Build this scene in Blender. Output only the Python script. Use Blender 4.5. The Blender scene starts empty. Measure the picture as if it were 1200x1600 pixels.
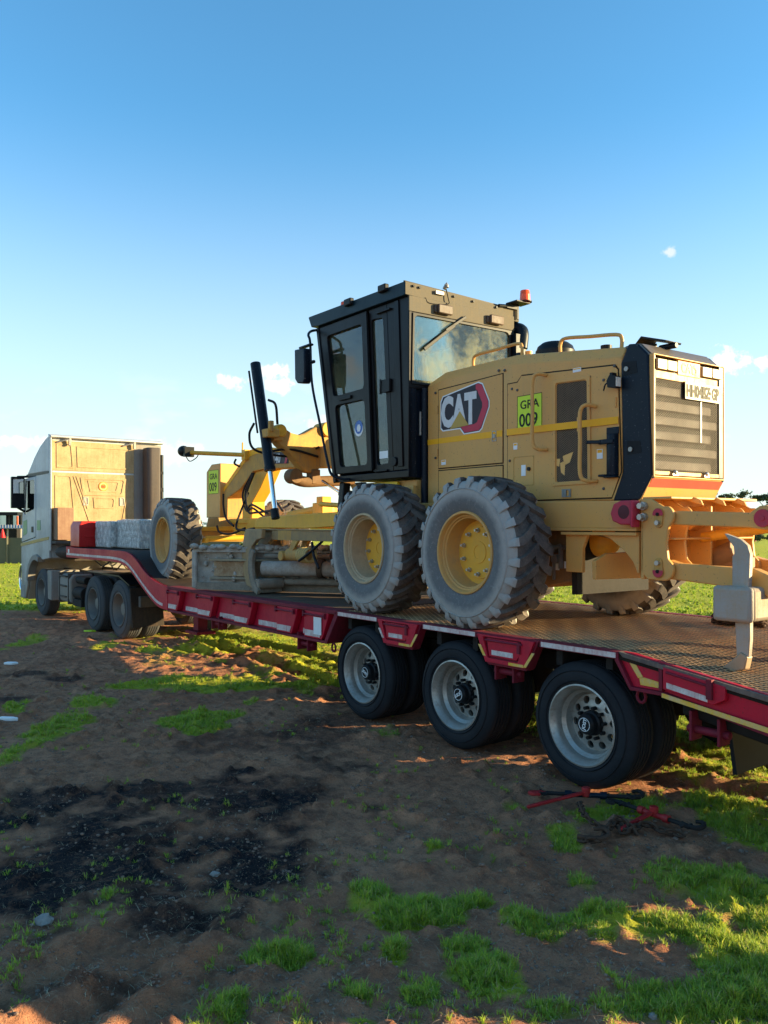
import bpy, bmesh, math, random
import numpy as np
from mathutils import Vector, Matrix, Euler
random.seed(7); RNG = np.random.default_rng(11)
scene = bpy.context.scene
COL = scene.collection
R = math.radians

# ------------------------------------------------------------------ camera, sky, sun, exposure
cam_d = bpy.data.cameras.new('camera'); cam = bpy.data.objects.new('camera', cam_d); COL.objects.link(cam)
cam.location = (0, 0, 2.0); cam.rotation_euler = (R(90), 0, math.atan2(.788, .615))
cam_d.sensor_fit = 'VERTICAL'; cam_d.sensor_height = 36; cam_d.lens = 28.8; cam_d.shift_y = 0.0125
cam_d.clip_start = .05; cam_d.clip_end = 4000
scene.camera = cam

SUN_EL, SUN_ROT = 10.0, 38.0          # low evening sun, to the right of the view and behind the trailer
world = bpy.data.worlds.new('World'); scene.world = world; world.use_nodes = True
wn, wl = world.node_tree.nodes, world.node_tree.links
bg = wn['Background']; bg.inputs[1].default_value = .15
sky = wn.new('ShaderNodeTexSky'); sky.sky_type = 'NISHITA'; sky.sun_disc = False
sky.sun_elevation = R(SUN_EL); sky.sun_rotation = R(SUN_ROT)
sky.altitude = 1400; sky.air_density = 1.0; sky.dust_density = .6; sky.ozone_density = 2.6
# small fair-weather clouds in a band above the horizon, all the way round
tc = wn.new('ShaderNodeTexCoord'); sep = wn.new('ShaderNodeSeparateXYZ'); wl.new(tc.outputs['Generated'], sep.inputs[0])
mp = wn.new('ShaderNodeMapping'); mp.inputs['Scale'].default_value = (1, 1, 2.4); wl.new(tc.outputs['Generated'], mp.inputs[0])
mp.inputs['Location'].default_value = (.31, .12, .0)
cn = wn.new('ShaderNodeTexNoise'); cn.inputs['Scale'].default_value = 11; cn.inputs['Detail'].default_value = 9; cn.inputs['Roughness'].default_value = .52
wl.new(mp.outputs[0], cn.inputs['Vector'])
cr = wn.new('ShaderNodeMapRange'); cr.inputs[1].default_value = .56; cr.inputs[2].default_value = .72; wl.new(cn.outputs[0], cr.inputs[0])
band = wn.new('ShaderNodeMapRange'); band.inputs[1].default_value = .19; band.inputs[2].default_value = .06; wl.new(sep.outputs[2], band.inputs[0])
cm = wn.new('ShaderNodeMath'); cm.operation = 'MULTIPLY'; wl.new(cr.outputs[0], cm.inputs[0]); wl.new(band.outputs[0], cm.inputs[1])
cm2 = wn.new('ShaderNodeMath'); cm2.operation = 'MULTIPLY'; cm2.inputs[1].default_value = .55; wl.new(cm.outputs[0], cm2.inputs[0])
# single small cumulus puffs: direction (x, y, z) and half width, each ragged by noise
pn = wn.new('ShaderNodeTexNoise'); pn.inputs['Scale'].default_value = 46; pn.inputs['Detail'].default_value = 6; pn.inputs['Roughness'].default_value = .6; wl.new(tc.outputs['Generated'], pn.inputs['Vector'])
def puff(d, w, hgt, amp):
    d = Vector(d).normalized(); s_ = wn.new('ShaderNodeVectorMath'); s_.operation = 'SUBTRACT'; wl.new(tc.outputs['Generated'], s_.inputs[0]); s_.inputs[1].default_value = d
    m_ = wn.new('ShaderNodeVectorMath'); m_.operation = 'MULTIPLY'; wl.new(s_.outputs[0], m_.inputs[0]); m_.inputs[1].default_value = (1/w, 1/w, 1/hgt)
    l_ = wn.new('ShaderNodeVectorMath'); l_.operation = 'LENGTH'; wl.new(m_.outputs[0], l_.inputs[0])
    a_ = wn.new('ShaderNodeMath'); a_.operation = 'MULTIPLY_ADD'; wl.new(pn.outputs[0], a_.inputs[0]); a_.inputs[1].default_value = -4.2; wl.new(l_.outputs[1], a_.inputs[2])
    r_ = wn.new('ShaderNodeMapRange'); r_.interpolation_type = 'SMOOTHSTEP'; r_.inputs[1].default_value = -1.05; r_.inputs[2].default_value = -1.75; r_.inputs[4].default_value = amp; wl.new(a_.outputs[0], r_.inputs[0]); return r_.outputs[0]
PUFFS = [((-.529, .948, .195), .026, .018, .95), ((-.50, .985, .197), .014, .009, .9), ((-.904, .467, .174), .024, .010, .85), ((-.872, .508, .187), .018, .010, .85), ((-.869, .512, .168), .022, .010, .8),
         ((-.574, .888, .333), .011, .006, .5), ((-1.06, .26, .104), .030, .010, .7), ((-1.04, .30, .10), .022, .009, .6), ((-.83, .56, .12), .03, .016, .5), ((-.95, .40, .09), .05, .014, .45), ((-.78, .62, .105), .05, .012, .4),
         ((.3, 1.0, .25), .05, .03, .9), ((.8, .5, .2), .05, .02, .8), ((-.2, -1.0, .3), .06, .03, .9), ((.9, -.4, .22), .05, .03, .9), ((-.9, -.5, .2), .05, .02, .8), ((.2, -.9, .16), .04, .02, .8)]
# thin pale haze bank along the horizon
hz = wn.new('ShaderNodeMapRange'); hz.interpolation_type = 'SMOOTHSTEP'
hz.inputs[1].default_value = .46; hz.inputs[2].default_value = -.02; hz.inputs[4].default_value = .8; wl.new(sep.outputs[2], hz.inputs[0])
mxh = wn.new('ShaderNodeMix'); mxh.data_type = 'RGBA'; wl.new(hz.outputs[0], mxh.inputs[0]); gr = wn.new('ShaderNodeMix'); gr.data_type = 'RGBA'; gr.blend_type = 'MULTIPLY'; gr.inputs[0].default_value = 1; gr.inputs[7].default_value = (.49, .80, .81, 1)
wl.new(sky.outputs[0], gr.inputs[6]); wl.new(gr.outputs[2], mxh.inputs[6])
mxh.inputs[7].default_value = (2.10, 2.12, 2.0, 1)
mx = wn.new('ShaderNodeMix'); mx.data_type = 'RGBA'; last = cm2.outputs[0]
for q_ in PUFFS:
    mm = wn.new('ShaderNodeMath'); mm.operation = 'MAXIMUM'; wl.new(last, mm.inputs[0]); wl.new(puff(*q_), mm.inputs[1]); last = mm.outputs[0]
wl.new(last, mx.inputs[0]); wl.new(mxh.outputs[2], mx.inputs[6])
mx.inputs[7].default_value = (2.7, 2.45, 2.25, 1)
wl.new(mx.outputs[2], bg.inputs[0])

sd = bpy.data.lights.new('sun', 'SUN'); sun = bpy.data.objects.new('sun', sd); COL.objects.link(sun)
sd.energy = 5.0; sd.angle = R(.5); sd.color = (1, .78, .42)
SV = Vector((math.sin(R(SUN_ROT))*math.cos(R(SUN_EL)), math.cos(R(SUN_ROT))*math.cos(R(SUN_EL)), math.sin(R(SUN_EL))))
sun.rotation_euler = SV.to_track_quat('Z', 'Y').to_euler(); sun.location = (20, 25, 12)
scene.view_settings.view_transform = 'Standard'; scene.view_settings.look = 'None'
scene.view_settings.gamma = 1; scene.view_settings.exposure = 1.70; scene.view_settings.use_curve_mapping = False

# ------------------------------------------------------------------ materials
def srgb(h):
    h = h.lstrip('#'); c = [int(h[i:i+2], 16)/255 for i in (0, 2, 4)]
    return tuple(x/12.92 if x <= .04045 else ((x+.055)/1.055)**2.4 for x in c)
def c4(c): return (*(srgb(c) if isinstance(c, str) else c), 1)
class N:
    def __init__(s, name):
        s.m = bpy.data.materials.new(name); s.m.use_nodes = True; s.t = s.m.node_tree; s.n = s.t.nodes; s.l = s.t.links
        s.b = s.n['Principled BSDF']; s.tc = s.n.new('ShaderNodeTexCoord')
    def noise(s, scale, detail=6, rough=.6, vec=None, stretch=None):
        t = s.n.new('ShaderNodeTexNoise'); t.inputs['Scale'].default_value = scale; t.inputs['Detail'].default_value = detail
        t.inputs['Roughness'].default_value = rough; v = vec or s.tc.outputs['Object']
        if stretch:
            m = s.n.new('ShaderNodeMapping'); m.inputs['Scale'].default_value = stretch; s.l.new(v, m.inputs[0]); v = m.outputs[0]
        s.l.new(v, t.inputs['Vector']); return t.outputs[0]
    def rng(s, x, a, b, c=0, d=1):
        r = s.n.new('ShaderNodeMapRange'); r.inputs[1].default_value = a; r.inputs[2].default_value = b
        r.inputs[3].default_value = c; r.inputs[4].default_value = d; s.l.new(x, r.inputs[0]); return r.outputs[0]
    def math(s, op, a, b=None):
        m = s.n.new('ShaderNodeMath'); m.operation = op
        for i, x in enumerate((a, b)):
            if x is None: continue
            if isinstance(x, (int, float)): m.inputs[i].default_value = x
            else: s.l.new(x, m.inputs[i])
        return m.outputs[0]
    def mix(s, f, a, b):
        m = s.n.new('ShaderNodeMix'); m.data_type = 'RGBA'
        for i, x in ((0, f), (6, a), (7, b)):
            if isinstance(x, (int, float)): m.inputs[i].default_value = x
            elif isinstance(x, (tuple, str)): m.inputs[i].default_value = c4(x) if isinstance(x, str) or len(x) == 3 else x
            else: s.l.new(x, m.inputs[i])
        return m.outputs[2]
    def col(s, x):
        if isinstance(x, (tuple, str)): s.b.inputs['Base Color'].default_value = c4(x)
        else: s.l.new(x, s.b.inputs['Base Color'])
    def bump(s, h, strength, dist=.01):
        b = s.n.new('ShaderNodeBump'); b.inputs['Strength'].default_value = strength; b.inputs['Distance'].default_value = dist
        s.l.new(h, b.inputs['Height']); s.l.new(b.outputs[0], s.b.inputs['Normal'])
    def sep(s, v=None):
        x = s.n.new('ShaderNodeSeparateXYZ'); s.l.new(v or s.tc.outputs['Object'], x.inputs[0]); return x.outputs

def painted(name, base, dirt, amount=.5, rough=.45, metal=0, scale=2.2, speck=None, bump=.15, streak=True, low=None, spec=.5):
    """paint with blotchy dirt, fine speckle, vertical streaks, and more dirt low down (low=(z0,z1))"""
    M = N(name)
    n1 = M.noise(scale, 8, .65); n2 = M.noise(scale*9, 6, .7)
    f = M.rng(n1, .38, .72); f2 = M.rng(n2, .45, .8)
    tot = M.math('MULTIPLY', M.math('ADD', M.math('MULTIPLY', f, .7), M.math('MULTIPLY', f2, .5)), amount)
    if streak:
        n3 = M.noise(3.5, 5, .6, stretch=(9, 9, .5)); tot = M.math('ADD', tot, M.math('MULTIPLY', M.rng(n3, .5, .75), amount*.5))
    if low:
        z = M.sep()[2]; tot = M.math('ADD', tot, M.math('MULTIPLY', M.rng(z, low[1], low[0]), M.rng(n1, .25, .6, .3, 1)))
    tot = M.math('MINIMUM', tot, 1.0)
    c = M.mix(tot, base, dirt)
    if speck:
        n4 = M.noise(55, 3, .5); c = M.mix(M.math('MULTIPLY', M.rng(n4, .66, .72), .8), c, speck)
    M.col(c)
    M.l.new(M.rng(tot, 0, 1, rough, min(1, rough+.4)), M.b.inputs['Roughness'])
    M.b.inputs['Metallic'].default_value = metal
    M.b.inputs['Specular IOR Level'].default_value = min(spec, .16 if max(base) < .05 else .3)
    M.bump(n2, bump, .004)
    return M.m
def plain(name, base, rough=.5, metal=0, bump=0, var=.25, scale=8):
    M = N(name); n = M.noise(scale, 6); b = c4(base)
    M.col(M.mix(M.rng(n, .3, .75), tuple(min(1, x*(1+var)) for x in b[:3]), tuple(x*(1-var) for x in b[:3])))
    M.b.inputs['Roughness'].default_value = rough; M.b.inputs['Metallic'].default_value = metal
    if max(b[:3]) < .05: M.b.inputs['Specular IOR Level'].default_value = .18
    if bump: M.bump(M.noise(scale*6, 5), bump, .005)
    return M.m

YEL = painted('grader_tan_yellow', (.66, .34, .085), (.54, .31, .13), .55, .42, scale=1.6, speck=(.25, .15, .06))
YELB = painted('grader_bright_yellow', (.80, .40, .03), (.46, .27, .08), .45, .42, scale=2.4)
YELD = painted('grader_dusty_frame', (.58, .31, .06), (.32, .21, .11), .9, .6, scale=3)
STRIPE = painted('yellow_tape', (.92, .43, .01), (.75, .36, .02), .4, .5)
NAVY = painted('navy_black_paint', (.004, .010, .020), (.012, .020, .032), .35, .35, speck=(.12, .13, .14))
CABP = painted('cab_black_brown_paint', (.004, .0035, .0055), (.016, .011, .010), .4, .32, scale=2)
CABD = painted('cab_dusty_rear_paint', (.085, .075, .055), (.17, .14, .095), .9, .7, scale=3)
BLK = plain('black_plastic', (.010, .011, .013), .45)
HOSE = plain('rubber_hose', (.012, .012, .013), .55)
CHROME = plain('chrome_rod', (.75, .75, .74), .16, 1, var=.08)
STEEL = plain('worn_steel', (.30, .28, .25), .5, .7, .3)
BOLT = plain('zinc_bolt', (.42, .40, .36), .42, .7)
SOILM = painted('caked_mud_steel', (.30, .25, .19), (.10, .075, .055), .9, .85, scale=6, bump=.9, streak=False)
GREYMUD = painted('dry_grey_mud', (.46, .43, .38), (.20, .15, .11), .9, .95, scale=9, bump=1.6, streak=False)
RED = painted('trailer_dark_red_paint', (.50, .006, .030), (.30, .012, .028), .6, .42, scale=2.5, speck=(.10, .02, .02))
REDD = painted('trailer_chassis_red', (.20, .007, .026), (.07, .02, .022), .7, .6)
REDB = painted('bright_red_paint', (.55, .012, .012), (.30, .02, .02), .4, .35)
TAPEW = painted('white_reflective_tape', (.66, .62, .58), (.36, .06, .06), .75, .4, scale=11)
TAPEY = painted('yellow_reflective_tape', (.75, .43, .02), (.55, .48, .36), .7, .4, scale=12)
DARK = plain('grimy_chassis', (.020, .018, .017), .75, 0, .3)
CHAS = painted('truck_chassis_grime', (.06, .055, .05), (.14, .105, .075), .8, .8, scale=5)
WHITE = painted('truck_white_paint', (.50, .53, .55), (.32, .28, .22), .45, .35, low=(.5, 2.3), scale=1.2)
GREYP = painted('truck_grey_plastic', (.27, .26, .24), (.22, .17, .12), .7, .6)
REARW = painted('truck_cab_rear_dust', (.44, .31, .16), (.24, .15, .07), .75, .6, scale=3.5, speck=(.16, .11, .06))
PINK = painted('magenta_marking_paint', (.50, .025, .06), (.30, .09, .09), .5, .5, scale=12)
ORANGE = plain('orange_lens', (.85, .09, .01), .2, var=.1)
LENS = plain('lamp_lens', (.75, .72, .62), .15)
LABELW = plain('white_sticker', (.75, .76, .76), .4, var=.06)
LIME = painted('lime_sticker', (.62, .80, .03), (.45, .60, .05), .3, .45)
INK = plain('black_ink', (.012, .012, .012), .5)
BLUEST = plain('blue_sticker', (.01, .11, .42), .4, var=.1)
GREENST = plain('green_sticker', (.03, .22, .10), .4, var=.1)
SILV = painted('silver_rim', (.42, .41, .38), (.20, .16, .12), .7, .36, .55, scale=5)
PLATEM = painted('number_plate_face', (.36, .33, .24), (.28, .24, .15), .5, .4)
PLATEI = plain('faded_plate_ink', (.02, .018, .012), .6)
RUST = painted('rusty_chain', (.10, .055, .035), (.045, .03, .022), .8, .8, .3, scale=20)
BARK = plain('tree_bark', (.07, .05, .035), .9, 0, .5)
SEATM = plain('seat_fabric', (.03, .03, .035), .9)

def tyre_side():
    M = N('dusty_tyre_sidewall'); s = M.sep()
    r = M.math('SQRT', M.math('ADD', M.math('MULTIPLY', s[0], s[0]), M.math('MULTIPLY', s[2], s[2])))
    n = M.noise(7, 8, .7); n2 = M.noise(40, 4, .7)
    f = M.rng(M.math('ADD', r, M.math('MULTIPLY', M.math('SUBTRACT', n, .5), .10)), .46, .53)
    c = M.mix(f, (.13, .13, .13), (.34, .325, .30))
    c = M.mix(M.math('MULTIPLY', M.rng(n, .52, .72), .5), c, (.19, .18, .17))
    c = M.mix(M.math('MULTIPLY', M.rng(n2, .55, .75), .4), c, (.40, .39, .36))
    M.col(c); M.b.inputs['Roughness'].default_value = .9; M.bump(M.math('ADD', n2, n), .7, .006); return M.m
TYS = tyre_side()
TYT = painted('dusty_tyre_tread', (.060, .054, .052), (.22, .18, .15), .8, .85, scale=7, bump=.5, streak=False)
TYK = painted('road_tyre_rubber', (.013, .015, .019), (.035, .038, .042), .6, .62, scale=4, bump=.2, streak=False)
TYK2 = painted('dusty_road_tyre', (.055, .06, .068), (.10, .095, .085), .8, .8, scale=6, bump=.2, streak=False)

def glass(name, tint, rough=.03, dust=0.0, dustcol=(.30, .27, .16), mask=False):
    M = N(name); t = M.t
    tr = M.n.new('ShaderNodeBsdfTransparent'); tr.inputs[0].default_value = (*tint, 1)
    gl = M.n.new('ShaderNodeBsdfGlossy'); gl.inputs['Roughness'].default_value = rough; gl.inputs[0].default_value = (.9, .95, 1, 1)
    fr = M.n.new('ShaderNodeFresnel'); fr.inputs[0].default_value = 1.5
    k = M.math('ADD', M.math('MULTIPLY', fr.outputs[0], 1.1), .01)
    mxs = M.n.new('ShaderNodeMixShader'); M.l.new(k, mxs.inputs[0]); M.l.new(tr.outputs[0], mxs.inputs[1]); M.l.new(gl.outputs[0], mxs.inputs[2])
    last = mxs
    if dust:
        df = M.n.new('ShaderNodeBsdfDiffuse'); df.inputs[0].default_value = (*dustcol, 1)
        n = M.noise(1.3, 8, .75); n2 = M.noise(30, 4)
        f = M.math('MULTIPLY', M.math('ADD', M.rng(n, .44, .56, .2, 2.2), M.rng(n2, .5, .8, 0, .3)), dust)
        m2 = M.n.new('ShaderNodeMixShader'); M.l.new(f, m2.inputs[0]); M.l.new(last.outputs[0], m2.inputs[1]); M.l.new(df.outputs[0], m2.inputs[2]); last = m2
    M.l.new(last.outputs[0], M.n['Material Output'].inputs[0]); return M.m
GLASS = glass('cab_glass', (.86, .95, .91), dust=.05)
GLASSR = glass('dusty_rear_glass', (.84, .92, .86), dust=.11, dustcol=(.50, .47, .26))
GLASSD = glass('dark_window_glass', (.25, .3, .33))

def mesh_sheet(name, base, pitch, hole, axes):
    """perforated sheet: staggered round holes cut through by transparency"""
    M = N(name); s = M.sep(); u, v = s[axes[0]], s[axes[1]]
    def grid(off):
        a = M.math('SUBTRACT', M.math('FRACT', M.math('ADD', M.math('DIVIDE', u, pitch), 50+off)), .5)
        b = M.math('SUBTRACT', M.math('FRACT', M.math('ADD', M.math('DIVIDE', v, pitch*.62), 50+off)), .5)
        b = M.math('MULTIPLY', b, .62)
        return M.math('SQRT', M.math('ADD', M.math('MULTIPLY', a, a), M.math('MULTIPLY', b, b)))
    d = M.math('MINIMUM', grid(0), grid(.5))
    k = M.math('GREATER_THAN', d, hole)
    n = M.noise(5, 6); M.col(M.mix(M.rng(n, .35, .7), base, tuple(x*.6 for x in base)))
    M.l.new(k, M.b.inputs['Alpha']); M.b.inputs['Roughness'].default_value = .6
    return M.m
MESHR = mesh_sheet('perforated_rear_mesh', (.125, .085, .055), .030, .285, (1, 2))
MESHS = mesh_sheet('perforated_side_mesh', (.34, .22, .12), .026, .27, (0, 2))

# ------------------------------------------------------------------ mesh building
class MB:
    def __init__(s): s.v = []; s.f = []; s.m = []; s.mi = 0
    def add(s, vs, fs):
        o = len(s.v); s.v += [tuple(v) for v in vs]; s.f += [tuple(i+o for i in f) for f in fs]; s.m += [s.mi]*len(fs); return s
    def box(s, x0, x1, y0, y1, z0, z1):
        return s.add([(x, y, z) for z in (z0, z1) for y in (y0, y1) for x in (x0, x1)],
                     [(0, 2, 3, 1), (4, 5, 7, 6), (0, 1, 5, 4), (2, 6, 7, 3), (0, 4, 6, 2), (1, 3, 7, 5)])
    def prism(s, pts, a, b, axis='y'):
        n = len(pts)
        P = {'y': lambda p, t: (p[0], t, p[1]), 'x': lambda p, t: (t, p[0], p[1]), 'z': lambda p, t: (p[0], p[1], t)}[axis]
        return s.add([P(p, a) for p in pts]+[P(p, b) for p in pts],
                     [tuple(range(n)), tuple(range(2*n-1, n-1, -1))]+[(i, (i+1) % n, n+(i+1) % n, n+i) for i in range(n)])
    def tube(s, path, r, n=8, closed=False, caps=True):
        P = [Vector(p) for p in path]; k = len(P); rs = r if isinstance(r, (list, tuple)) else [r]*k
        vs = []; prev = None
        for i in range(k):
            if closed: d = (P[(i+1) % k]-P[i-1])
            else: d = (P[min(i+1, k-1)]-P[max(i-1, 0)])
            d.normalize()
            if prev is None:
                u = d.orthogonal().normalized()
            else:
                u = (prev-d*prev.dot(d)).normalized()
            prev = u; w = d.cross(u)
            vs += [P[i]+(u*math.cos(2*math.pi*j/n)+w*math.sin(2*math.pi*j/n))*rs[i] for j in range(n)]
        fs = []
        for i in range(k if closed else k-1):
            for j in range(n):
                a = i*n+j; b = i*n+(j+1) % n; c = ((i+1) % k)*n+(j+1) % n; d2 = ((i+1) % k)*n+j
                fs.append((a, b, c, d2))
        if caps and not closed: fs += [tuple(range(n))[::-1], tuple((k-1)*n+j for j in range(n))]
        return s.add(vs, fs)
    def cyl(s, p, q, r, r2=None, n=16): return s.tube([p, q], [r, r if r2 is None else r2], n)
    def bar(s, p, q, w, h, up=(0, 0, 1)):
        p, q, up = Vector(p), Vector(q), Vector(up); d = (q-p).normalized()
        a = d.cross(up).normalized()*w/2; b = a.cross(d).normalized()*h/2
        return s.add([p-a-b, p+a-b, p+a+b, p-a+b, q-a-b, q+a-b, q+a+b, q-a+b],
                     [(3, 2, 1, 0), (4, 5, 6, 7), (0, 1, 5, 4), (1, 2, 6, 5), (2, 3, 7, 6), (3, 0, 4, 7)])
    def lathe(s, prof, c=(0, 0, 0), n=32, closed=False, axis='y'):
        A = {'y': lambda r, a, t: (c[0]+r*math.cos(t), c[1]+a, c[2]+r*math.sin(t)),
             'z': lambda r, a, t: (c[0]+r*math.cos(t), c[1]+r*math.sin(t), c[2]+a),
             'x': lambda r, a, t: (c[0]+a, c[1]+r*math.cos(t), c[2]+r*math.sin(t))}[axis]
        k = len(prof); vs = [A(r, a, 2*math.pi*j/n) for r, a in prof for j in range(n)]; fs = []
        for i in range(k if closed else k-1):
            for j in range(n):
                i2 = (i+1) % k; j2 = (j+1) % n; fs.append((i*n+j, i*n+j2, i2*n+j2, i2*n+j))
        return s.add(vs, fs)
    def ball(s, c, rx, ry=None, rz=None, n=12):
        ry = ry or rx; rz = rz or rx
        prof = [(max(1e-4, math.sin(math.pi*i/n)), -math.cos(math.pi*i/n)) for i in range(n+1)]
        vs = [(c[0]+rx*r*math.cos(2*math.pi*j/(2*n)), c[1]+ry*r*math.sin(2*math.pi*j/(2*n)), c[2]+rz*a) for r, a in prof for j in range(2*n)]
        fs = [(i*2*n+j, i*2*n+(j+1) % (2*n), (i+1)*2*n+(j+1) % (2*n), (i+1)*2*n+j) for i in range(n) for j in range(2*n)]
        return s.add(vs, fs)
    def ring(s, outer, inner, rad, a, b, axis='y', k=5):
        """flat frame between quadrilateral outer and rounded quadrilateral inner, extruded a..b"""
        inn = rounded(inner, rad, k); per = len(inn)//4
        out = [o for o in outer for _ in range(per)]; n = len(inn)
        P = {'y': lambda p, t: (p[0], t, p[1]), 'x': lambda p, t: (t, p[0], p[1]), 'z': lambda p, t: (p[0], p[1], t)}[axis]
        vs = [P(p, a) for p in out]+[P(p, a) for p in inn]+[P(p, b) for p in out]+[P(p, b) for p in inn]; fs = []
        for i in range(n):
            j = (i+1) % n
            if out[i] != out[j]: fs += [(i, j, n+j, n+i), (2*n+i, 3*n+i, 3*n+j, 2*n+j), (i, 2*n+i, 2*n+j, j)]
            else: fs += [(i, n+j, n+i), (2*n+i, 3*n+i, 3*n+j)]
            fs.append((n+i, n+j, 3*n+j, 3*n+i))
        return s.add(vs, fs)
    def done(s, name, mats, bevel=0, smooth=40, weld=True):
        me = bpy.data.meshes.new(name); me.from_pydata(s.v, [], s.f)
        for m in (mats if isinstance(mats, (list, tuple)) else [mats]): me.materials.append(m)
        me.polygons.foreach_set('material_index', s.m)
        bm = bmesh.new(); bm.from_mesh(me)
        if weld: bmesh.ops.remove_doubles(bm, verts=bm.verts, dist=1e-5)
        bmesh.ops.recalc_face_normals(bm, faces=bm.faces)
        bm.to_mesh(me); bm.free()
        if smooth:
            me.polygons.foreach_set('use_smooth', [True]*len(me.polygons)); me.set_sharp_from_angle(angle=R(smooth))
        return me
def rounded(q, rad, k=5):
    """round the four corners of a convex quad"""
    out = []
    for i in range(4):
        p = Vector(q[i]); a = (Vector(q[i-1])-p); b = (Vector(q[(i+1) % 4])-p)
        la, lb = a.length, b.length; a.normalize(); b.normalize()
        p0, p1 = p+a*min(rad, la*.45), p+b*min(rad, lb*.45)
        for j in range(k):
            t = j/(k-1); v = (p0*(1-t)+p*t)*(1-t)+(p*(1-t)+p1*t)*t; out.append((v.x, v.y))
    return out
OFF = {}
def mkobj(name, me, parent=None, loc=(0, 0, 0), rot=(0, 0, 0), bevel=0, label=None):
    o = bpy.data.objects.new(name, me); COL.objects.link(o)
    off = OFF.get(parent.name, Vector((0, 0, 0))) if parent else Vector((0, 0, 0))
    o.location = Vector(loc)+off; o.rotation_euler = rot
    if parent: o.parent = parent
    if bevel:
        b = o.modifiers.new('bevel', 'BEVEL'); b.width = bevel; b.segments = 2; b.limit_method = 'ANGLE'; b.angle_limit = R(35)
        b.harden_normals = False
    if label: o['label'] = label
    return o
def part(name, mb, mats, parent, bevel=0, smooth=40, label=None, loc=(0, 0, 0), rot=(0, 0, 0)):
    return mkobj(name, mb.done(name, mats, smooth=smooth), parent, loc, rot, bevel, label)
def thing(name, label, cat, loc, rotz=0, group=None, world_children=True):
    o = bpy.data.objects.new(name, None); COL.objects.link(o); o.location = loc; o.rotation_euler = (0, 0, rotz)
    o.empty_display_size = .2
    o['label'] = label; o['category'] = cat
    if group: o['group'] = group
    OFF[o.name] = -Vector(loc) if world_children else Vector((0, 0, 0))
    return o
def tag(o, label=None, cat=None, group=None, kind=None):
    for k, v in (('label', label), ('category', cat), ('group', group), ('kind', kind)):
        if v: o[k] = v
    return o
def copy_tree(o, parent=None, loc=None, rot=None):
    kids = [c for c in ALLOBJ() if c.parent == o]
    c = o.copy(); COL.objects.link(c)
    if parent: c.parent = parent
    if loc is not None: c.location = loc
    if rot is not None: c.rotation_euler = rot
    for k in kids: copy_tree(k, c)
    return c
def ALLOBJ(): return list(COL.objects)
def text(name, body, size, mat, parent, loc, rot, depth=.002, bold=0, sx=1.0, align='LEFT', label=None):
    cu = bpy.data.curves.new(name, 'FONT'); cu.body = body; cu.size = size; cu.extrude = depth; cu.offset = bold; cu.align_x = align
    cu.resolution_u = 3
    t = bpy.data.objects.new(name, cu); COL.objects.link(t); bpy.context.view_layer.update()
    dg = bpy.context.evaluated_depsgraph_get(); me = bpy.data.meshes.new_from_object(t.evaluated_get(dg))
    bpy.data.objects.remove(t); me.materials.clear(); me.materials.append(mat)
    for v in me.vertices: v.co.x *= sx
    return mkobj(name, me, parent, loc, rot, 0, label)
SIDE = (R(90), 0, 0); REARF = (R(90), 0, R(90))
def arc(cx, cz, r, a0, a1, n): return [(cx+r*math.cos(R(a0+(a1-a0)*i/n)), cz+r*math.sin(R(a0+(a1-a0)*i/n))) for i in range(n+1)]
def curve3(pts, n=6):
    """Catmull-Rom through pts"""
    P = [Vector(p) for p in pts]; P = [P[0]*2-P[1]]+P+[P[-1]*2-P[-2]]; out = []
    for i in range(1, len(P)-2):
        for j in range(n):
            t = j/n; a, b, c, d = P[i-1:i+3]
            out.append(.5*((2*b)+(c-a)*t+(2*a-5*b+4*c-d)*t*t+(3*b-a-3*c+d)*t**3))
    out.append(P[-2]); return out
# ------------------------------------------------------------------ ground
CAMF, CAMR = np.array([-.788, .615]), np.array([.615, .788])
def onground(px, py, z=0.0):
    """a place on the ground, measured from the photograph (sight line meets the ground)"""
    Z = 1280*(2.0-z)/(py-820); p = CAMF*Z+CAMR*(px-600)/1280*Z; return float(p[0]), float(p[1]), Z
def vnoise(x, y, seed=0):
    xi = np.floor(x).astype(np.int64); yi = np.floor(y).astype(np.int64); xf = x-xi; yf = y-yi
    def h(a, b):
        n = (a*374761393+b*668265263+seed*1442695041) & 0xffffffff
        n = ((n ^ (n >> 13))*1274126177) & 0xffffffff
        return ((n ^ (n >> 16)) & 0xffff)/65535.
    u = xf*xf*(3-2*xf); v = yf*yf*(3-2*yf)
    return (h(xi, yi)*(1-u)+h(xi+1, yi)*u)*(1-v)+(h(xi, yi+1)*(1-u)+h(xi+1, yi+1)*u)*v
def fbm(x, y, o=4, seed=0):
    t = 0; a = .5
    for i in range(o): t = t+a*vnoise(x*2**i+i*17.3, y*2**i-i*9.1, seed+i); a *= .5
    return t/(1-.5**o)
def blobs(L, x, y, edge=.5):
    out = np.zeros_like(x); wob = fbm(x*2.2, y*2.2, 4, 5)-.5
    for px, py, hw, hh, amp in L:
        cx, cy, Z = onground(px, py); a = hw*Z/1280*1.05; b = hh*Z*Z/2560*1.05
        dx, dy = x-cx, y-cy; r = (dx*CAMR[0]+dy*CAMR[1])/a; d = (dx*CAMF[0]+dy*CAMF[1])/b
        k = np.sqrt(r*r+d*d)+wob*2.2
        out = np.maximum(out, amp*np.clip((1.10-k)/edge, 0, 1))
    return out
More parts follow.
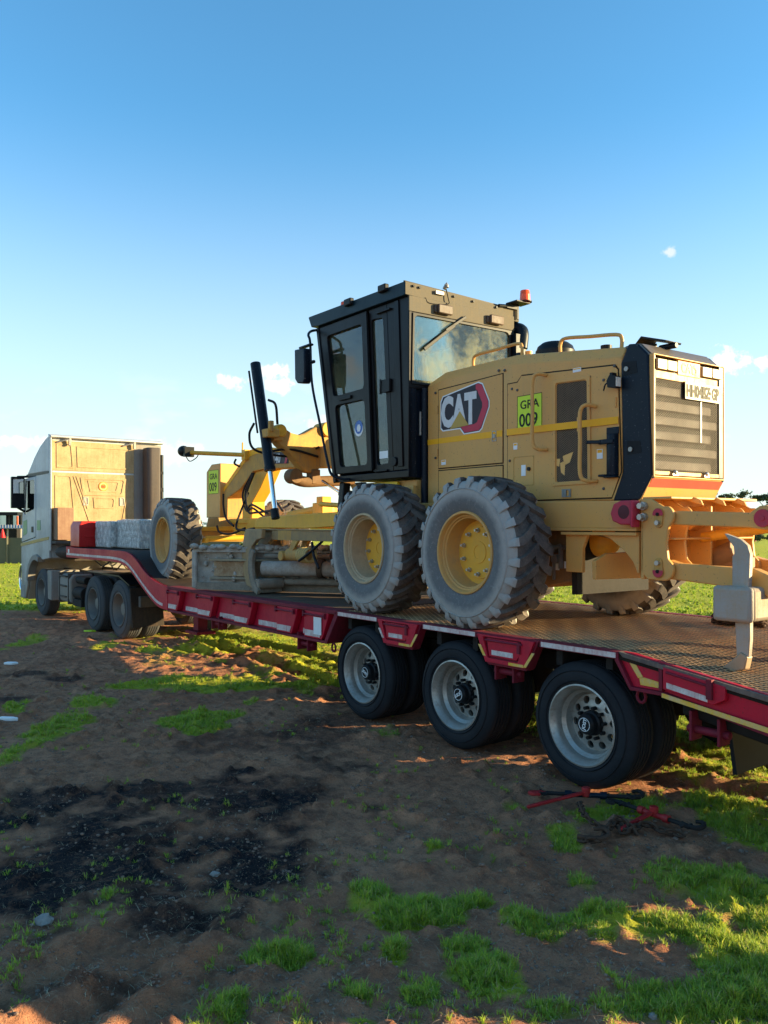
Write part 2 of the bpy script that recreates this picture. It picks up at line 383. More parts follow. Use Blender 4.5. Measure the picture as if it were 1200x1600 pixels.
GRASS = [(1030, 1452, 170, 40, 1), (1130, 1500, 110, 30, 1), (930, 1430, 60, 26, .9), (1150, 1400, 80, 30, .8), (1090, 1570, 150, 34, .85), (960, 1275, 110, 16, .9), (1150, 1275, 90, 30, 1), (300, 1072, 110, 12, 1), (420, 1070, 110, 12, .9), (370, 1005, 110, 18, .9), (660, 1433, 62, 18, 1), (745, 1412, 28, 12, .9), (812, 1440, 32, 22, .7), (905, 1372, 32, 26, .7), (940, 1450, 42, 40, .9),
 (1095, 1468, 110, 44, 1), (617, 1496, 18, 16, .8), (728, 1482, 32, 12, .8), (770, 1535, 72, 36, 1), (660, 1558, 32, 18, .8),
 (1050, 1560, 150, 42, .72), (860, 1575, 60, 20, .55), (1110, 1378, 90, 44, .62), (880, 1303, 22, 24, .7), (1145, 1290, 60, 44, 1),
 (985, 1268, 85, 26, 1), (808, 1262, 26, 10, .6), (684, 1330, 16, 6, .6), (575, 1400, 26, 22, .7), (460, 1442, 20, 8, .6),
 (455, 1488, 26, 12, .8), (400, 1490, 12, 10, .6), (360, 1572, 24, 22, .6), (557, 1556, 20, 10, .8), (565, 1595, 36, 6, .7),
 (30, 1102, 26, 14, .8), (125, 1102, 42, 15, .8), (308, 1122, 52, 20, 1), (80, 1142, 36, 26, .7), (290, 1065, 85, 16, .8),
 (35, 1005, 26, 9, .7), (160, 1008, 24, 8, .7), (350, 1000, 60, 15, .8), (480, 1052, 60, 26, .8), (388, 1100, 18, 7, .6),
 (10, 1185, 18, 20, .6), (470, 1010, 70, 16, .7), (250, 990, 60, 8, .5), (420, 1030, 40, 20, .5), (90, 1460, 14, 8, .4),
 (170, 1395, 12, 10, .4), (505, 1060, 20, 20, .5), (1160, 1195, 50, 18, .8), (1090, 1215, 24, 8, .5), (250, 1030, 50, 14, .35), (600, 1150, 30, 14, .4), (960, 1530, 60, 26, .5)]
CHAR = [(60, 1262, 100, 36, 1), (330, 1250, 215, 42, 1), (200, 1325, 230, 52, 1), (70, 1380, 120, 62, 1), (420, 1340, 90, 62, 1),
 (320, 1400, 100, 44, .9), (480, 1245, 90, 32, .8), (590, 1262, 34, 24, .8), (40, 1470, 60, 50, .7), (190, 1285, 200, 44, .9),
 (500, 1160, 60, 90, .7), (410, 1160, 130, 18, .5), (20, 1095, 40, 10, .8), (40, 1055, 30, 5, .8), (95, 1060, 30, 4, .8), (440, 1155, 30, 6, .7), (455, 1410, 36, 30, 1), (350, 1432, 36, 26, .9), (140, 1545, 100, 12, .5), (540, 1105, 40, 60, .55)]
def field(x, y):
    """how much the open grass field takes over, away from the worked ground"""
    d = x*CAMF[0]+y*CAMF[1]
    a = np.clip((d-18.4-(fbm(x*.7, y*.7, 3, 3)-.5)*2.5)/1.2, 0, 1)
    b = np.clip((y-8.6-(fbm(x*.5, y*.5, 3, 9)-.5)*2)/1.0, 0, 1)
    c = np.clip((y-5.3)/1.5, 0, 1)*np.clip((x+15.8)/1.5, 0, 1)*.62*np.clip((fbm(x*1.3, y*1.3, 4, 21)-.40)*6, 0, 1)
    return np.maximum(np.maximum(a, b), c)
def ruts(x, y):
    """wheel tracks: along the trailer on the near side, and one sweeping out of the left foreground"""
    h = np.zeros_like(x)
    def track(px, py, qx, qy, w, dep):
        ax, ay, _ = onground(px, py); bx, by, _ = onground(qx, qy); L = math.hypot(bx-ax, by-ay)
        t = np.clip(((x-ax)*(bx-ax)+(y-ay)*(by-ay))/L/L, 0, 1)
        d = np.hypot(x-ax-t*(bx-ax), y-ay-t*(by-ay))
        lug = np.sin(t*L*46+d*22)*.38+1
        return -dep*np.exp(-(d/w)**2)*lug+dep*.8*np.exp(-((d-w*1.7)/(w*.55))**2)*(.6+.8*fbm(x*6, y*6, 2, 31))
    for a in [(40, 1660, 330, 1430, .11, .036), (150, 1680, 420, 1440, .11, .036), (-60, 1600, 230, 1460, .12, .030), (880, 1620, 850, 1300, .12, .014), (300, 1640, 520, 1420, .12, .020), (720, 1300, 800, 1390, .10, .02),
              (150, 1000, 420, 1035, .16, .05), (280, 985, 560, 1040, .16, .05), (330, 1010, 540, 1075, .15, .05), (0, 985, 300, 1010, .2, .05), (640, 1290, 780, 1350, .1, .02),
              (900, 1210, 1300, 1260, .16, .05), (1050, 1170, 1350, 1230, .2, .05), (960, 1240, 1300, 1290, .14, .04)]:
        h = h+track(*a)
    return h*1.2
def gheight(x, y):
    d = np.hypot(x, y); near = np.clip((26-d)/8, 0, 1)
    h = ((fbm(x*1.3, y*1.3, 3, 1)-.5)*.06+(fbm(x*5, y*5, 4, 2)-.5)*.032+(fbm(x*19, y*19, 4, 4)-.5)*.028)*near
    clod = np.clip(fbm(x*9, y*9, 3, 8)-.60, 0, 1)*.20*near
    h = h+clod+ruts(x, y)*near
    far = np.clip((d-40)/60, 0, 1); h = h*(1-far)+(fbm(x*.03, y*.03, 3, 12)-.5)*far*.8
    # pressed flat under the wheels
    for cx in (-6.78, -5.38, -3.98, -15.55, -14.2, -18.95):
        k = np.exp(-(((x-cx)/.42)**2+((y-5.35)/.6)**2)**2)+np.exp(-(((x-cx)/.42)**2+((y-7.15)/.6)**2)**2); h = h*(1-np.clip(k, 0, 1))-.012*k
    return h
def axis_lines(pieces):
    out = []
    for a, b, s in pieces: out += list(np.arange(a, b, s))
    return np.array(out+[pieces[-1][1]])
def geo(a, b, n): return list(a*(b/a)**(np.arange(n)/n))
gxs = np.array([-v for v in geo(24, 900, 26)[::-1]]+[] ); gxs = np.concatenate([[-900], gxs[gxs < -24.01], np.arange(-24, -12, .11), np.arange(-12, -.8, .030), np.arange(-.8, 3, .2), geo(3, 500, 18), [500]])
gys = np.concatenate([[-200, -80, -40, -20, -10, -6], np.arange(-4, 0, .25), np.arange(0, 6.3, .030), np.arange(6.3, 9, .08), np.arange(9, 16, .2), geo(16, 1500, 34), [1500]])
GX, GY = np.meshgrid(gxs, gys); X, Y = GX.ravel(), GY.ravel()
gz = gheight(X, Y); ggr = np.maximum(blobs(GRASS, X, Y), field(X, Y)); gch = blobs(CHAR, X, Y, .45)*np.clip(.45+1.5*(fbm(X*1.4, Y*1.4, 5, 40)), 0, 1)*np.clip((fbm(X*4.5, Y*4.5, 4, 44)-.22)*5, 0, 1)
nx, ny = len(gxs), len(gys)
me = bpy.data.meshes.new('ground'); me.vertices.add(nx*ny); me.vertices.foreach_set('co', np.stack([X, Y, gz], 1).astype(np.float32).ravel())
ii = (np.arange(ny-1)[:, None]*nx+np.arange(nx-1)[None, :]).ravel()
q = np.stack([ii, ii+1, ii+nx+1, ii+nx], 1).astype(np.int32)
me.loops.add(q.size); me.loops.foreach_set('vertex_index', q.ravel()); me.polygons.add(len(q))
me.polygons.foreach_set('loop_start', np.arange(0, q.size, 4, dtype=np.int32)); me.polygons.foreach_set('use_smooth', np.ones(len(q), bool)); me.update()
at = me.color_attributes.new('cover', 'FLOAT_COLOR', 'POINT')
at.data.foreach_set('color', np.stack([ggr, gch, np.zeros_like(ggr), np.ones_like(ggr)], 1).astype(np.float32).ravel())
M = N('ground_soil_and_turf')
a = M.n.new('ShaderNodeAttribute'); a.attribute_name = 'cover'; sc = M.sep(a.outputs['Color'])
n1, n2, n3 = M.noise(1.1, 8, .65), M.noise(9, 8, .7), M.noise(60, 4, .7)
soil = M.mix(M.rng(n1, .35, .65), (.52, .20, .10), (.66, .31, .17))
soil = M.mix(M.rng(n2, .45, .68), soil, (.26, .115, .07)); soil = M.mix(M.math('MULTIPLY', M.rng(n3, .58, .72), .7), soil, (.48, .33, .22))
ch = M.math('MULTIPLY', sc[1], M.rng(n2, .30, .50, .55, 1)); chc = M.mix(M.rng(n3, .60, .72), (.012, .012, .016), (.055, .045, .042))
soil = M.mix(ch, soil, chc)
tn = M.noise(2.5, 6, .7); turf = M.mix(M.rng(tn, .3, .7), (.34, .42, .022), (.52, .53, .03)); turf = M.mix(M.math('MULTIPLY', M.rng(n2, .5, .75), .5), turf, (.24, .19, .075))
n6 = M.noise(190, 4, .8); soil = M.mix(M.math('MULTIPLY', M.rng(n6, .50, .68), .6), soil, M.mix(M.rng(n3, .45, .65), (.09, .045, .03), (.46, .28, .18)))
g = M.rng(M.math('ADD', sc[0], M.math('MULTIPLY', M.math('SUBTRACT', n2, .5), .8)), .25, .75, 0, .9)
M.col(M.mix(g, soil, turf)); M.b.inputs['Roughness'].default_value = .95; M.b.inputs['Specular IOR Level'].default_value = .15
n5 = M.noise(230, 3, .8); M.bump(M.math('ADD', M.math('ADD', n2, M.math('MULTIPLY', n3, .6)), M.math('MULTIPLY', n5, .22)), 1.0, .045)
me.materials.append(M.m)
ground = mkobj('ground', me); ground['kind'] = 'structure'

# ------------------------------------------------------------------ generic road wheel (built round its own axle, outer face at y=0, body towards +y)
def road_wheel(Rt, W, rl, dish, trailer=True, n=64):
    t = MB()
    pr = [(rl, .012), (rl+.02, .0), (rl+.05, -.006), (Rt*.80, -.012), (Rt*.90, .0), (Rt-.015, .02), (Rt-.004, .035)]
    body = [(Rt-.002, .04)]
    for i in range(1, 5):
        c = .035+(W-.07)*i/5; body += [(Rt, c-.008), (Rt-.013, c-.005), (Rt-.013, c+.005), (Rt, c+.008)]
    body += [(Rt-.002, W-.04)]
    full = pr+body+[(r, W-y) for r, y in pr[::-1]]+[(rl-.01, W*.5)]
    t.lathe(full, n=n, closed=True); t.mi = 0
    # raised sidewall ribs
    for rr in (rl+.035, Rt*.86): t.lathe([(rr-.004, -.004), (rr, -.014), (rr+.004, -.004)], n=n)
    return t
def trailer_wheel():
    t = road_wheel(.48, .262, .300, .17)
    root = MB()     # deep silver rim with ten round hand holes
    root.lathe([(.306, .012), (.312, -.004), (.300, -.008), (.290, .004), (.272, .03), (.262, .055), (.262, .09), (.235, .115), (.228, .150), (.222, .165), (.218, .172)], n=64)
    root.lathe([(.306, .012), (.28, .07), (.262, .14), (.250, .24)], n=48)
    ns = 10; r0, r1, rc, rh = .135, .218, .178, .030
    for i in range(ns):
        A0, A1 = 2*math.pi*i/ns, 2*math.pi*(i+1)/ns; am = (A0+A1)/2; outer, inner, back = [], [], []
        for j in range(24):
            th = 2*math.pi*j/24; ca, sa = math.cos(th), math.sin(th)
            inner.append((rc+rh*ca, am+rh*sa/rc)); m = max(abs(ca), abs(sa))
            u, v = ca/m, sa/m; outer.append(((r0+r1)/2+u*(r1-r0)/2, am+v*(A1-A0)/2))
        f = lambda r, th, y: (r*math.cos(th), y-(r1-r)*.25, r*math.sin(th))
        vs = [f(*p, .172) for p in outer]+[f(*p, .172) for p in inner]+[f(*p, .20) for p in inner]; k = 24
        root.add(vs, [(j, (j+1) % k, k+(j+1) % k, k+j) for j in range(k)]+[(k+j, k+(j+1) % k, 2*k+(j+1) % k, 2*k+j) for j in range(k)])
    root.lathe([(.135, .151), (.120, .148), (.085, .148)], n=48)
    w = part('wheel', root, SILV, None, smooth=35)
    tt = part('tyre', t, TYK, w, smooth=35)
    h = MB(); h.lathe([(.098, .16), (.094, .11), (.080, .10), (.078, .055), (.066, .042), (.0001, .042)], n=28)
    part('hub', h, BLK, w, smooth=35)
    for k in range(10):
        an = 2*math.pi*(k+.5)/10; c = MB(); c.cyl((.118*math.cos(an), .148, .118*math.sin(an)), (.118*math.cos(an), .105, .118*math.sin(an)), .015, n=6)
        if k == 0: sm = c.done('stud', BLK, smooth=0); mkobj('stud', sm, w)
        else: mkobj('stud', sm, w, rot=(0, -2*math.pi*k/10, 0))
    d = MB(); d.lathe([(.052, .0415), (.052, .0385), (.048, .0385), (.048, .0415)], n=32); part('cap_ring', d, LABELW, w)
    text('hub_lettering', 'JOST', .040, LABELW, w, (0, .0395, -.014), (R(90), R(20), 0), .001, .0012, align='CENTER')
    return w
def truck_wheel():
    t = road_wheel(.52, .28, .285, .17)
    r = MB(); r.lathe([(.292, .012), (.296, -.004), (.286, -.006), (.272, .03), (.258, .06), (.252, .12), (.235, .15), (.20, .165), (.12, .165), (.12, .10), (.10, .07), (.0001, .065)], n=48)
    w = part('wheel', r, painted('dull_truck_rim', (.16, .15, .14), (.28, .25, .21), .7, .5, .3), None, smooth=35); part('tyre', t, TYK2, w, smooth=35)
    for k in range(10):
        an = 2*math.pi*k/10; c = MB(); c.cyl((.17*math.cos(an), .165, .17*math.sin(an)), (.17*math.cos(an), .13, .17*math.sin(an)), .014, n=6)
        if k == 0: sm = c.done('stud', STEEL, smooth=0); mkobj('stud', sm, w)
        else: mkobj('stud', sm, w, rot=(0, -2*math.pi*k/10, 0))
    return w
TW = trailer_wheel(); KW = truck_wheel()
def place_wheel(src, parent, x, y, z, spin=0, flip=False, first=[True]):
    rot = (0, spin, math.pi if flip else 0)
    if src.get('used') is None and src.parent is None and src.name not in USED:
        USED.add(src.name); src.parent = parent; src.location = Vector((x, y, z))+OFF[parent.name]; src.rotation_euler = rot; return src
    return copy_tree(src, parent, Vector((x, y, z))+OFF[parent.name], rot)
USED = set()

# ------------------------------------------------------------------ low-bed trailer
tr = thing('lowbed_trailer', 'dark red low-bed trailer with three axles, carrying the yellow grader behind the white truck', 'trailer', (-8, 6.27, 0))
Y0, Y1 = 4.94, 7.60
tailz = lambda x: 1.085-max(0, x+3.62)*.132
deckc = curve3([(-16.36, 0, 1.565), (-15, 0, 1.565), (-13.7, 0, 1.565), (-13.2, 0, 1.55), (-12.85, 0, 1.46), (-12.5, 0, 1.29), (-12.15, 0, 1.17), (-11.8, 0, 1.105), (-11.4, 0, 1.085)], 4)
botc = curve3([(-16.36, 0, 1.37), (-15, 0, 1.37), (-13.8, 0, 1.37), (-13.3, 0, 1.33), (-12.95, 0, 1.21), (-12.6, 0, 1.04), (-12.2, 0, .86), (-11.9, 0, .76), (-11.55, 0, .725)], 4)
# deck plates
p = MB(); top = [(v.x, v.z) for v in deckc]
p.prism(top+[(x, z-.03) for x, z in top[::-1]], Y0+.012, Y1-.012)
part('gooseneck_deck', p, painted('gooseneck_black_deck', (.022, .020, .022), (.10, .06, .035), .55, .55, scale=1.3, streak=False), tr, smooth=30)
DECKM = painted('rusty_chequer_deck', (.055, .042, .035), (.21, .12, .06), .9, .75, scale=.9, bump=.6, streak=False)
p = MB(); p.box(-11.4, -7.2, Y0+.012, Y1-.012, 1.045, 1.085); part('deck_plate', p, DECKM, tr)
p = MB(); p.prism([(-7.2, 1.081), (-3.62, 1.081), (-.6, tailz(-.6)-.004), (-.6, tailz(-.6)-.05), (-3.62, 1.035), (-7.2, 1.035)], Y0+.012, Y1-.012)
part('rear_deck_plate', p, painted('dusty_rear_deck', (.014, .011, .010), (.05, .032, .02), .9, .85, scale=1.1, streak=False), tr)
# expanded-metal tread over the rear deck: real strands in a diamond weave
sx, sy = .095, .062; x0, x1 = -7.15, -.62; v = []; f = []
nx_, ny_ = int((x1-x0)/sx), int((Y1-Y0-.1)/sy)
for i in range(nx_):
    for j in range(ny_):
        for s in (0, 1):
            xa = x0+i*sx; ya = Y0+.05+(j+s)*sy; xb = xa+sx; yb = Y0+.05+(j+1-s)*sy
            za, zb = tailz(xa), tailz(xb); w = .0065; o = len(v)
            jt = .003*math.sin(i*1.7+j)
            v += [(xa, ya-w, za-.0035), (xa, ya, za-.001+jt*.2), (xa, ya+w, za-.0035), (xb, yb-w, zb-.0035), (xb, yb, zb-.001+jt*.2), (xb, yb+w, zb-.0035)]
            f += [(o, o+1, o+4, o+3), (o+1, o+2, o+5, o+4)]
me = bpy.data.meshes.new('deck_mesh'); me.from_pydata(v, [], f)
me.materials.append(painted('dusty_expanded_metal', (.62, .36, .17), (.34, .22, .13), .45, .7, scale=1.4, streak=False, bump=.2))
dm = mkobj('deck_mesh', me, tr); dm['kind'] = 'stuff'
# side beams
def side(ya, yb, s):
    """s=-1 near side, +1 far side; ya is the outer face"""
    g = MB(); top_ = [(v.x, v.z-.0) for v in deckc if v.x <= -11.55]; bot_ = [(v.x, v.z) for v in botc]
    g.prism(top_+[(-11.55, 1.085), (-11.55, .725)]+bot_[::-1], ya, ya-s*.06); part('gooseneck_side', g, RED, tr, .004)
    g = MB()
    g.box(-11.55, -7.16, ya, ya-s*.18, 1.05, 1.09); g.box(-11.55, -7.36, ya, ya-s*.16, .715, .745); part('side_flange', g, REDD, tr, .003)
    g = MB(); g.prism([(-11.55, 1.05), (-7.20, 1.05), (-7.36, .745), (-11.55, .745)], ya-s*.09, ya-s*.11); part('side_web', g, RED, tr)
    g = MB(); g.prism([(-7.16, 1.09), (-7.12, 1.05), (-7.34, .715), (-7.38, .745)], ya-s*.0, ya-s*.40); part('arch_end_plate', g, REDD, tr)
    for a, b in ((-11.54, -11.14), (-10.54, -10.06), (-9.46, -9.01), (-8.40, -7.98), (-7.79, -7.35)):
        g = MB(); g.prism([(a, 1.045), (b+.04, 1.045), (b+.02, .97), (b-.06, .80), (b-.09, .75), (a, .75)], ya-s*.005, ya-s*.085); part('side_pocket', g, RED, tr, .006)
        g = MB(); g.cyl((a+.02, ya+s*.018, 1.01), (b-.02, ya+s*.018, 1.01), .010, n=8); g.box(a-.005, a+.02, ya+s*.022, ya-s*.02, .98, 1.04); g.box(b-.03, b-.005, ya+s*.022, ya-s*.02, .98, 1.04)
        part('rope_rail', g, REDD, tr)
        g = MB(); g.prism([(a+.02, .77), (b-.12, .77), (b-.085, .835), (a+.02, .835)], ya+s*.001, ya-s*.005); part('white_tape', g, TAPEW, tr)
    for a, b in ((-11.10, -10.56), (-10.02, -9.48), (-8.97, -8.42), (-7.94, -7.80)):
        g = MB(); g.box(a, b, ya-s*.086, ya-s*.09, .765, .825); part('white_tape', g, TAPEW, tr)
    # gooseneck tape follows the lower edge
    g = MB(); q = [(v.x, v.z) for v in botc if v.x < -11.7]; up = []
    for i, (x, z) in enumerate(q):
        j = min(i+1, len(q)-1); k = max(i-1, 0); dx, dz = q[j][0]-q[k][0], q[j][1]-q[k][1]; L = math.hypot(dx, dz); up.append((x-dz/L*.045, z+dx/L*.045, x-dz/L*.085, z+dx/L*.085))
    g.prism([(u[0], u[1]) for u in up]+[(u[2], u[3]) for u in up[::-1]], ya+s*.004, ya-s*.004); part('white_tape', g, TAPEW, tr)
    # strips over the wheels, hanging boxes between them
    for a, b in ((-7.14, -6.43), (-5.76, -5.04), (-4.34, -3.60)):
        g = MB(); g.box(a, b, ya, ya-s*.10, 1.035, 1.088); part('arch_strip', g, REDD, tr, .003)
        g = MB(); g.box(a+.02, b-.02, ya+s*.004, ya-s*.002, 1.042, 1.080); part('white_tape', g, TAPEW, tr)
    for a, b in ((-6.43, -5.76), (-5.04, -4.34)):
        g = MB(); g.prism([(a, 1.088), (b, 1.088), (b-.05, .99), (b-.12, .845), (b-.14, .825), (a+.14, .825), (a+.12, .845), (a+.05, .99)], ya+s*.002, ya-s*.09); part('hanging_bracket', g, REDD, tr, .004)
        g = MB(); g.ring([(a+.03, 1.075), (b-.03, 1.075), (b-.13, .85), (a+.13, .85)], [(a+.10, 1.06), (b-.16, 1.06), (b-.20, .885), (a+.16, .885)], .02, ya+s*.004, ya+s*.03); part('bracket_frame', g, RED, tr, .003)
        g = MB(); g.prism([(a+.14, 1.05), (b-.17, 1.05), (b-.17, .97), (b-.22, .90), (a+.17, .90)], ya+s*.004, ya+s*.022); part('bracket_panel', g, RED, tr, .004)
        g = MB(); g.cyl((a+.14, ya+s*.035, 1.035), (b-.15, ya+s*.035, 1.035), .009, n=8); g.box(b-.20, b-.17, ya+s*.045, ya+s*.02, .96, 1.05); part('rope_rail', g, REDD, tr)
        g = MB(); g.box(a+.20, b-.26, ya+s*.024, ya+s*.02, .915, .955); part('white_tape', g, TAPEW, tr)
        g = MB(); g.prism([(b-.05, .985), (b-.02, .985), (b-.11, .86), (b-.14, .86)], ya+s*.034, ya+s*.03); g.box(b-.30, b-.14, ya+s*.034, ya+s*.03, .855, .878); part('yellow_tape', g, TAPEY, tr)
        g = MB(); g.prism([(a+.05, .99), (a+.08, .99), (a+.14, .90), (a+.11, .90)], ya+s*.034, ya+s*.03); part('yellow_tape', g, TAPEY if b > -5 else TAPEW, tr)
    # tail beam
    tz = tailz; X1 = -.6
    g = MB(); g.prism([(-3.60, 1.09), (-3.60, 1.04), (-3.49, .855), (-3.26, .855), (-3.20, .835), (X1, tz(X1)-.30), (X1, tz(X1)+.005), (-3.5, 1.088)], ya-s*.03, ya-s*.07); part('tail_web', g, RED, tr, .003)
    g = MB(); g.prism([(-3.60, 1.092), (X1, tz(X1)+.008), (X1, tz(X1)-.03), (-3.56, 1.055)], ya+s*.004, ya-s*.09); part('tail_top_flange', g, painted('scuffed_edge_steel', (.10, .07, .06), (.26, .20, .16), .6, .6), tr, .003)
    g = MB(); g.prism([(-3.60, 1.04), (-3.49, .855), (-3.22, .855), (X1, tz(X1)-.30), (X1, tz(X1)-.325), (-3.22, .83), (-3.50, .83), (-3.63, 1.03)], ya+s*.004, ya-s*.12); part('tail_bottom_flange', g, REDD, tr, .003)
    g = MB(); g.box(-3.27, -3.24, ya+s*.002, ya-s*.03, .86, 1.05); part('tail_stiffener', g, REDD, tr, .003)
    for xx in (-2.2, -1.3):
        g = MB(); g.box(xx, xx+.03, ya+s*.002, ya-s*.03, tz(xx)-.29, tz(xx)-.03); part('tail_stiffener', g, REDD, tr, .003)
    g = MB(); g.prism([(-3.23, 1.03), (-2.78, .965), (-2.78, .88), (-2.86, .835), (-3.23, .88)], ya+s*.012, ya-s*.03); part('tail_pocket', g, RED, tr, .005)
    g = MB(); g.prism([(-3.20, .93), (-2.90, .885), (-2.90, .848), (-3.20, .892)], ya+s*.016, ya+s*.012); part('white_tape', g, TAPEW, tr)
    g = MB(); g.prism([(-3.24, .852), (-2.4, .745), (-1.6, .640), (-1.6, .608), (-2.4, .712), (-3.24, .822)], ya+s*.009, ya+s*.004)
    part('yellow_tape', g, TAPEY, tr)
    g = MB(); g.prism([(-3.53, 1.03), (-3.49, 1.04), (-3.41, .93), (-3.45, .92)], ya-s*.024, ya-s*.03); g.prism([(-3.44, .92), (-3.40, .93), (-3.28, .915), (-3.28, .875), (-3.43, .875)], ya-s*.024, ya-s*.03); part('yellow_tape', g, TAPEY, tr)
    g = MB(); g.cyl((-3.2, ya+s*.02, 1.0), (-2.86, ya+s*.02, .95), .009, n=8); g.box(-2.90, -2.86, ya+s*.035, ya+s*.0, .87, 1.0); part('rope_rail', g, REDD, tr)
    # lashing brackets under the beam
    for hx, hz in ((-10.05, .70), (-7.87, .68), (-4.75, .80), (-2.95, .66)):
        g = MB(); g.box(hx-.11, hx-.09, ya-s*.03, ya-s*.16, hz-.10, hz+.10); g.box(hx+.09, hx+.11, ya-s*.03, ya-s*.16, hz-.10, hz+.08)
        g.cyl((hx-.15, ya-s*.09, hz-.03), (hx+.15, ya-s*.09, hz-.03), .028, n=12); part('lashing_bracket', g, REDD, tr, .004)
    for hx, hz in ((-7.27, .68), (-3.44, .79)):
        g = MB(); g.tube([(hx+.035*math.cos(t*.6283), ya-s*.05, hz+.045*math.sin(t*.6283)) for t in range(10)], .011, 6, closed=True); part('lashing_ring', g, REDD, tr)
side(Y0, None, -1); side(Y1, None, 1)
g = MB(); g.box(-16.40, -16.36, Y0, Y1, 1.37, 1.58); part('gooseneck_nose', g, RED, tr, .004)
g = MB(); g.box(-16.28, -16.20, Y0-.003, Y0, 1.46, 1.53); part('white_sticker', g, LABELW, tr)
g = MB(); g.box(-7.58, -7.43, Y0-.008, Y0-.004, .80, .99); part('white_sticker', g, LABELW, tr)
g = MB()     # chassis beams, cross members
for yy in (5.75, 6.70):
    g.box(-11.5, -3.6, yy, yy+.10, .70, 1.03); g.prism([(-3.6, 1.02), (-1.5, tailz(-1.5)-.06), (-1.5, tailz(-1.5)-.16), (-3.6, .72)], yy, yy+.10); g.prism([(v.x, v.z-.04) for v in deckc]+[(v.x, v.z) for v in botc[::-1]], yy, yy+.1)
for i in range(24): g.box(-11.3+i*.47, -11.24+i*.47, Y0+.1, Y1-.1, .90 if i < 16 else .93, 1.03) if -11.3+i*.47 < -3.4 else None
part('chassis_beam', g, DARK, tr)
for i, wx_ in enumerate((-6.78, -5.38, -3.98)):
    g = MB(); g.cyl((wx_, 5.2, .48), (wx_, 7.3, .48), .065, n=12); part('axle', g, DARK, tr)
    for ya in (5.8, 6.75): g = MB(); g.bar((wx_-.5, ya, .70), (wx_+.30, ya, .50), .10, .10); part('suspension_arm', g, DARK, tr); g = MB(); g.cyl((wx_+.28, ya, .52), (wx_+.28, ya, .80), .13, n=14); part('air_spring', g, DARK, tr)
    for yy, fl in ((5.0, 0), (5.30, 0), (7.54, 1), (7.24, 1)): place_wheel(TW, tr, wx_, yy, .478, spin=(.0, 2.1, 4.4)[i]+.2, flip=fl)
g = MB(); g.cyl((-3.15, 5.15, .80), (-2.5, 5.15, .70), .13, n=6); part('air_tank', g, DARK, tr, .01)
for ya in (5.35, 6.6): g = MB(); g.prism([(-3.03, .85), (-3.01, .85), (-2.93, .29), (-2.96, .28)], ya, ya+.6); part('mud_flap', g, BLK, tr)
g = MB()
for yy in (5.55, 6.95): g = MB(); g.box(-11.98, -11.80, yy, yy+.16, .35, .78); g.box(-12.10, -11.68, yy-.08, yy+.24, .30, .35); part('landing_leg', g, REDD, tr, .008)
# loading ramps, folded upright at the tail
RX = -.58
for ra, rb, zb in ((4.76, 5.34, .30), (6.42, 7.62, .30)):
    g = MB()
    for yy in (ra, (ra+rb)/2-.03, rb-.06): g.box(RX, RX+.14, yy, yy+.06, zb, 2.9)
    g.box(RX+.145, RX+.155, ra, rb, zb, 2.9); part('loading_ramp', g, RED, tr, .006)
    for k in range(15):
        z_ = zb+.08+k*(2.85-zb-.1)/15; r_ = MB(); r_.box(RX+.02, RX+.10, ra+.06, rb-.06, z_, z_+.06); part('ramp_rung', r_, REDD, tr)
g = MB(); g.box(-.57, -.53, 5.36, 6.40, .72, 2.1); part('ramp_gap_light_blocker', g, RED, tr, .006)  # unseen panel, added to stop low sun passing between the ramps
g = MB(); g.box(-.60, -.57, Y0, Y1, .60, .68); part('tail_beam', g, REDD, tr, .008)
# red tool locker on the gooseneck
g = MB(); g.prism([(5.0, 1.58), (5.0, 1.98), (5.05, 2.07), (7.5, 2.07), (7.5, 1.58)], -16.33, -15.80, 'x'); part('tool_locker', g, REDB, tr, .01)
g = MB(); g.box(-15.80, -15.785, 5.10, 6.2, 1.93, 1.96); g.box(-15.80, -15.785, 5.10, 5.9, 1.76, 1.80); part('locker_rib', g, REDB, tr, .003)

# ------------------------------------------------------------------ truck
tk = thing('truck_tractor', 'white tractor unit with tall sleeper cab and dusty sunlit back wall, pulling the trailer', 'truck', (-18, 6.35, 0))
TY = 5.10; TY1 = 7.60; CX0, CX1 = -20.34, -18.10
def cabprof(): return [(-18.10, 1.29), (-18.10, 3.86), (-18.35, 3.80), (-18.75, 3.66), (-19.1, 3.50), (-19.5, 3.28), (-19.84, 3.12), (-20.05, 2.75), (-20.22, 2.2), (-20.36, 1.60), (-20.40, 1.30), (-20.38, .75), (-20.32, .35), (-19.95, .28), (-19.80, .60), (-19.74, .95)]+arc(-19.02, .62, .70, 165, 78, 7)+[(-18.62, 1.24)]
# hull split so the side window is an opening
g = MB(); P_ = cabprof()
g.prism(P_, TY+.05, TY1-.05); body = part('cab_body', g, WHITE, tk, .03)
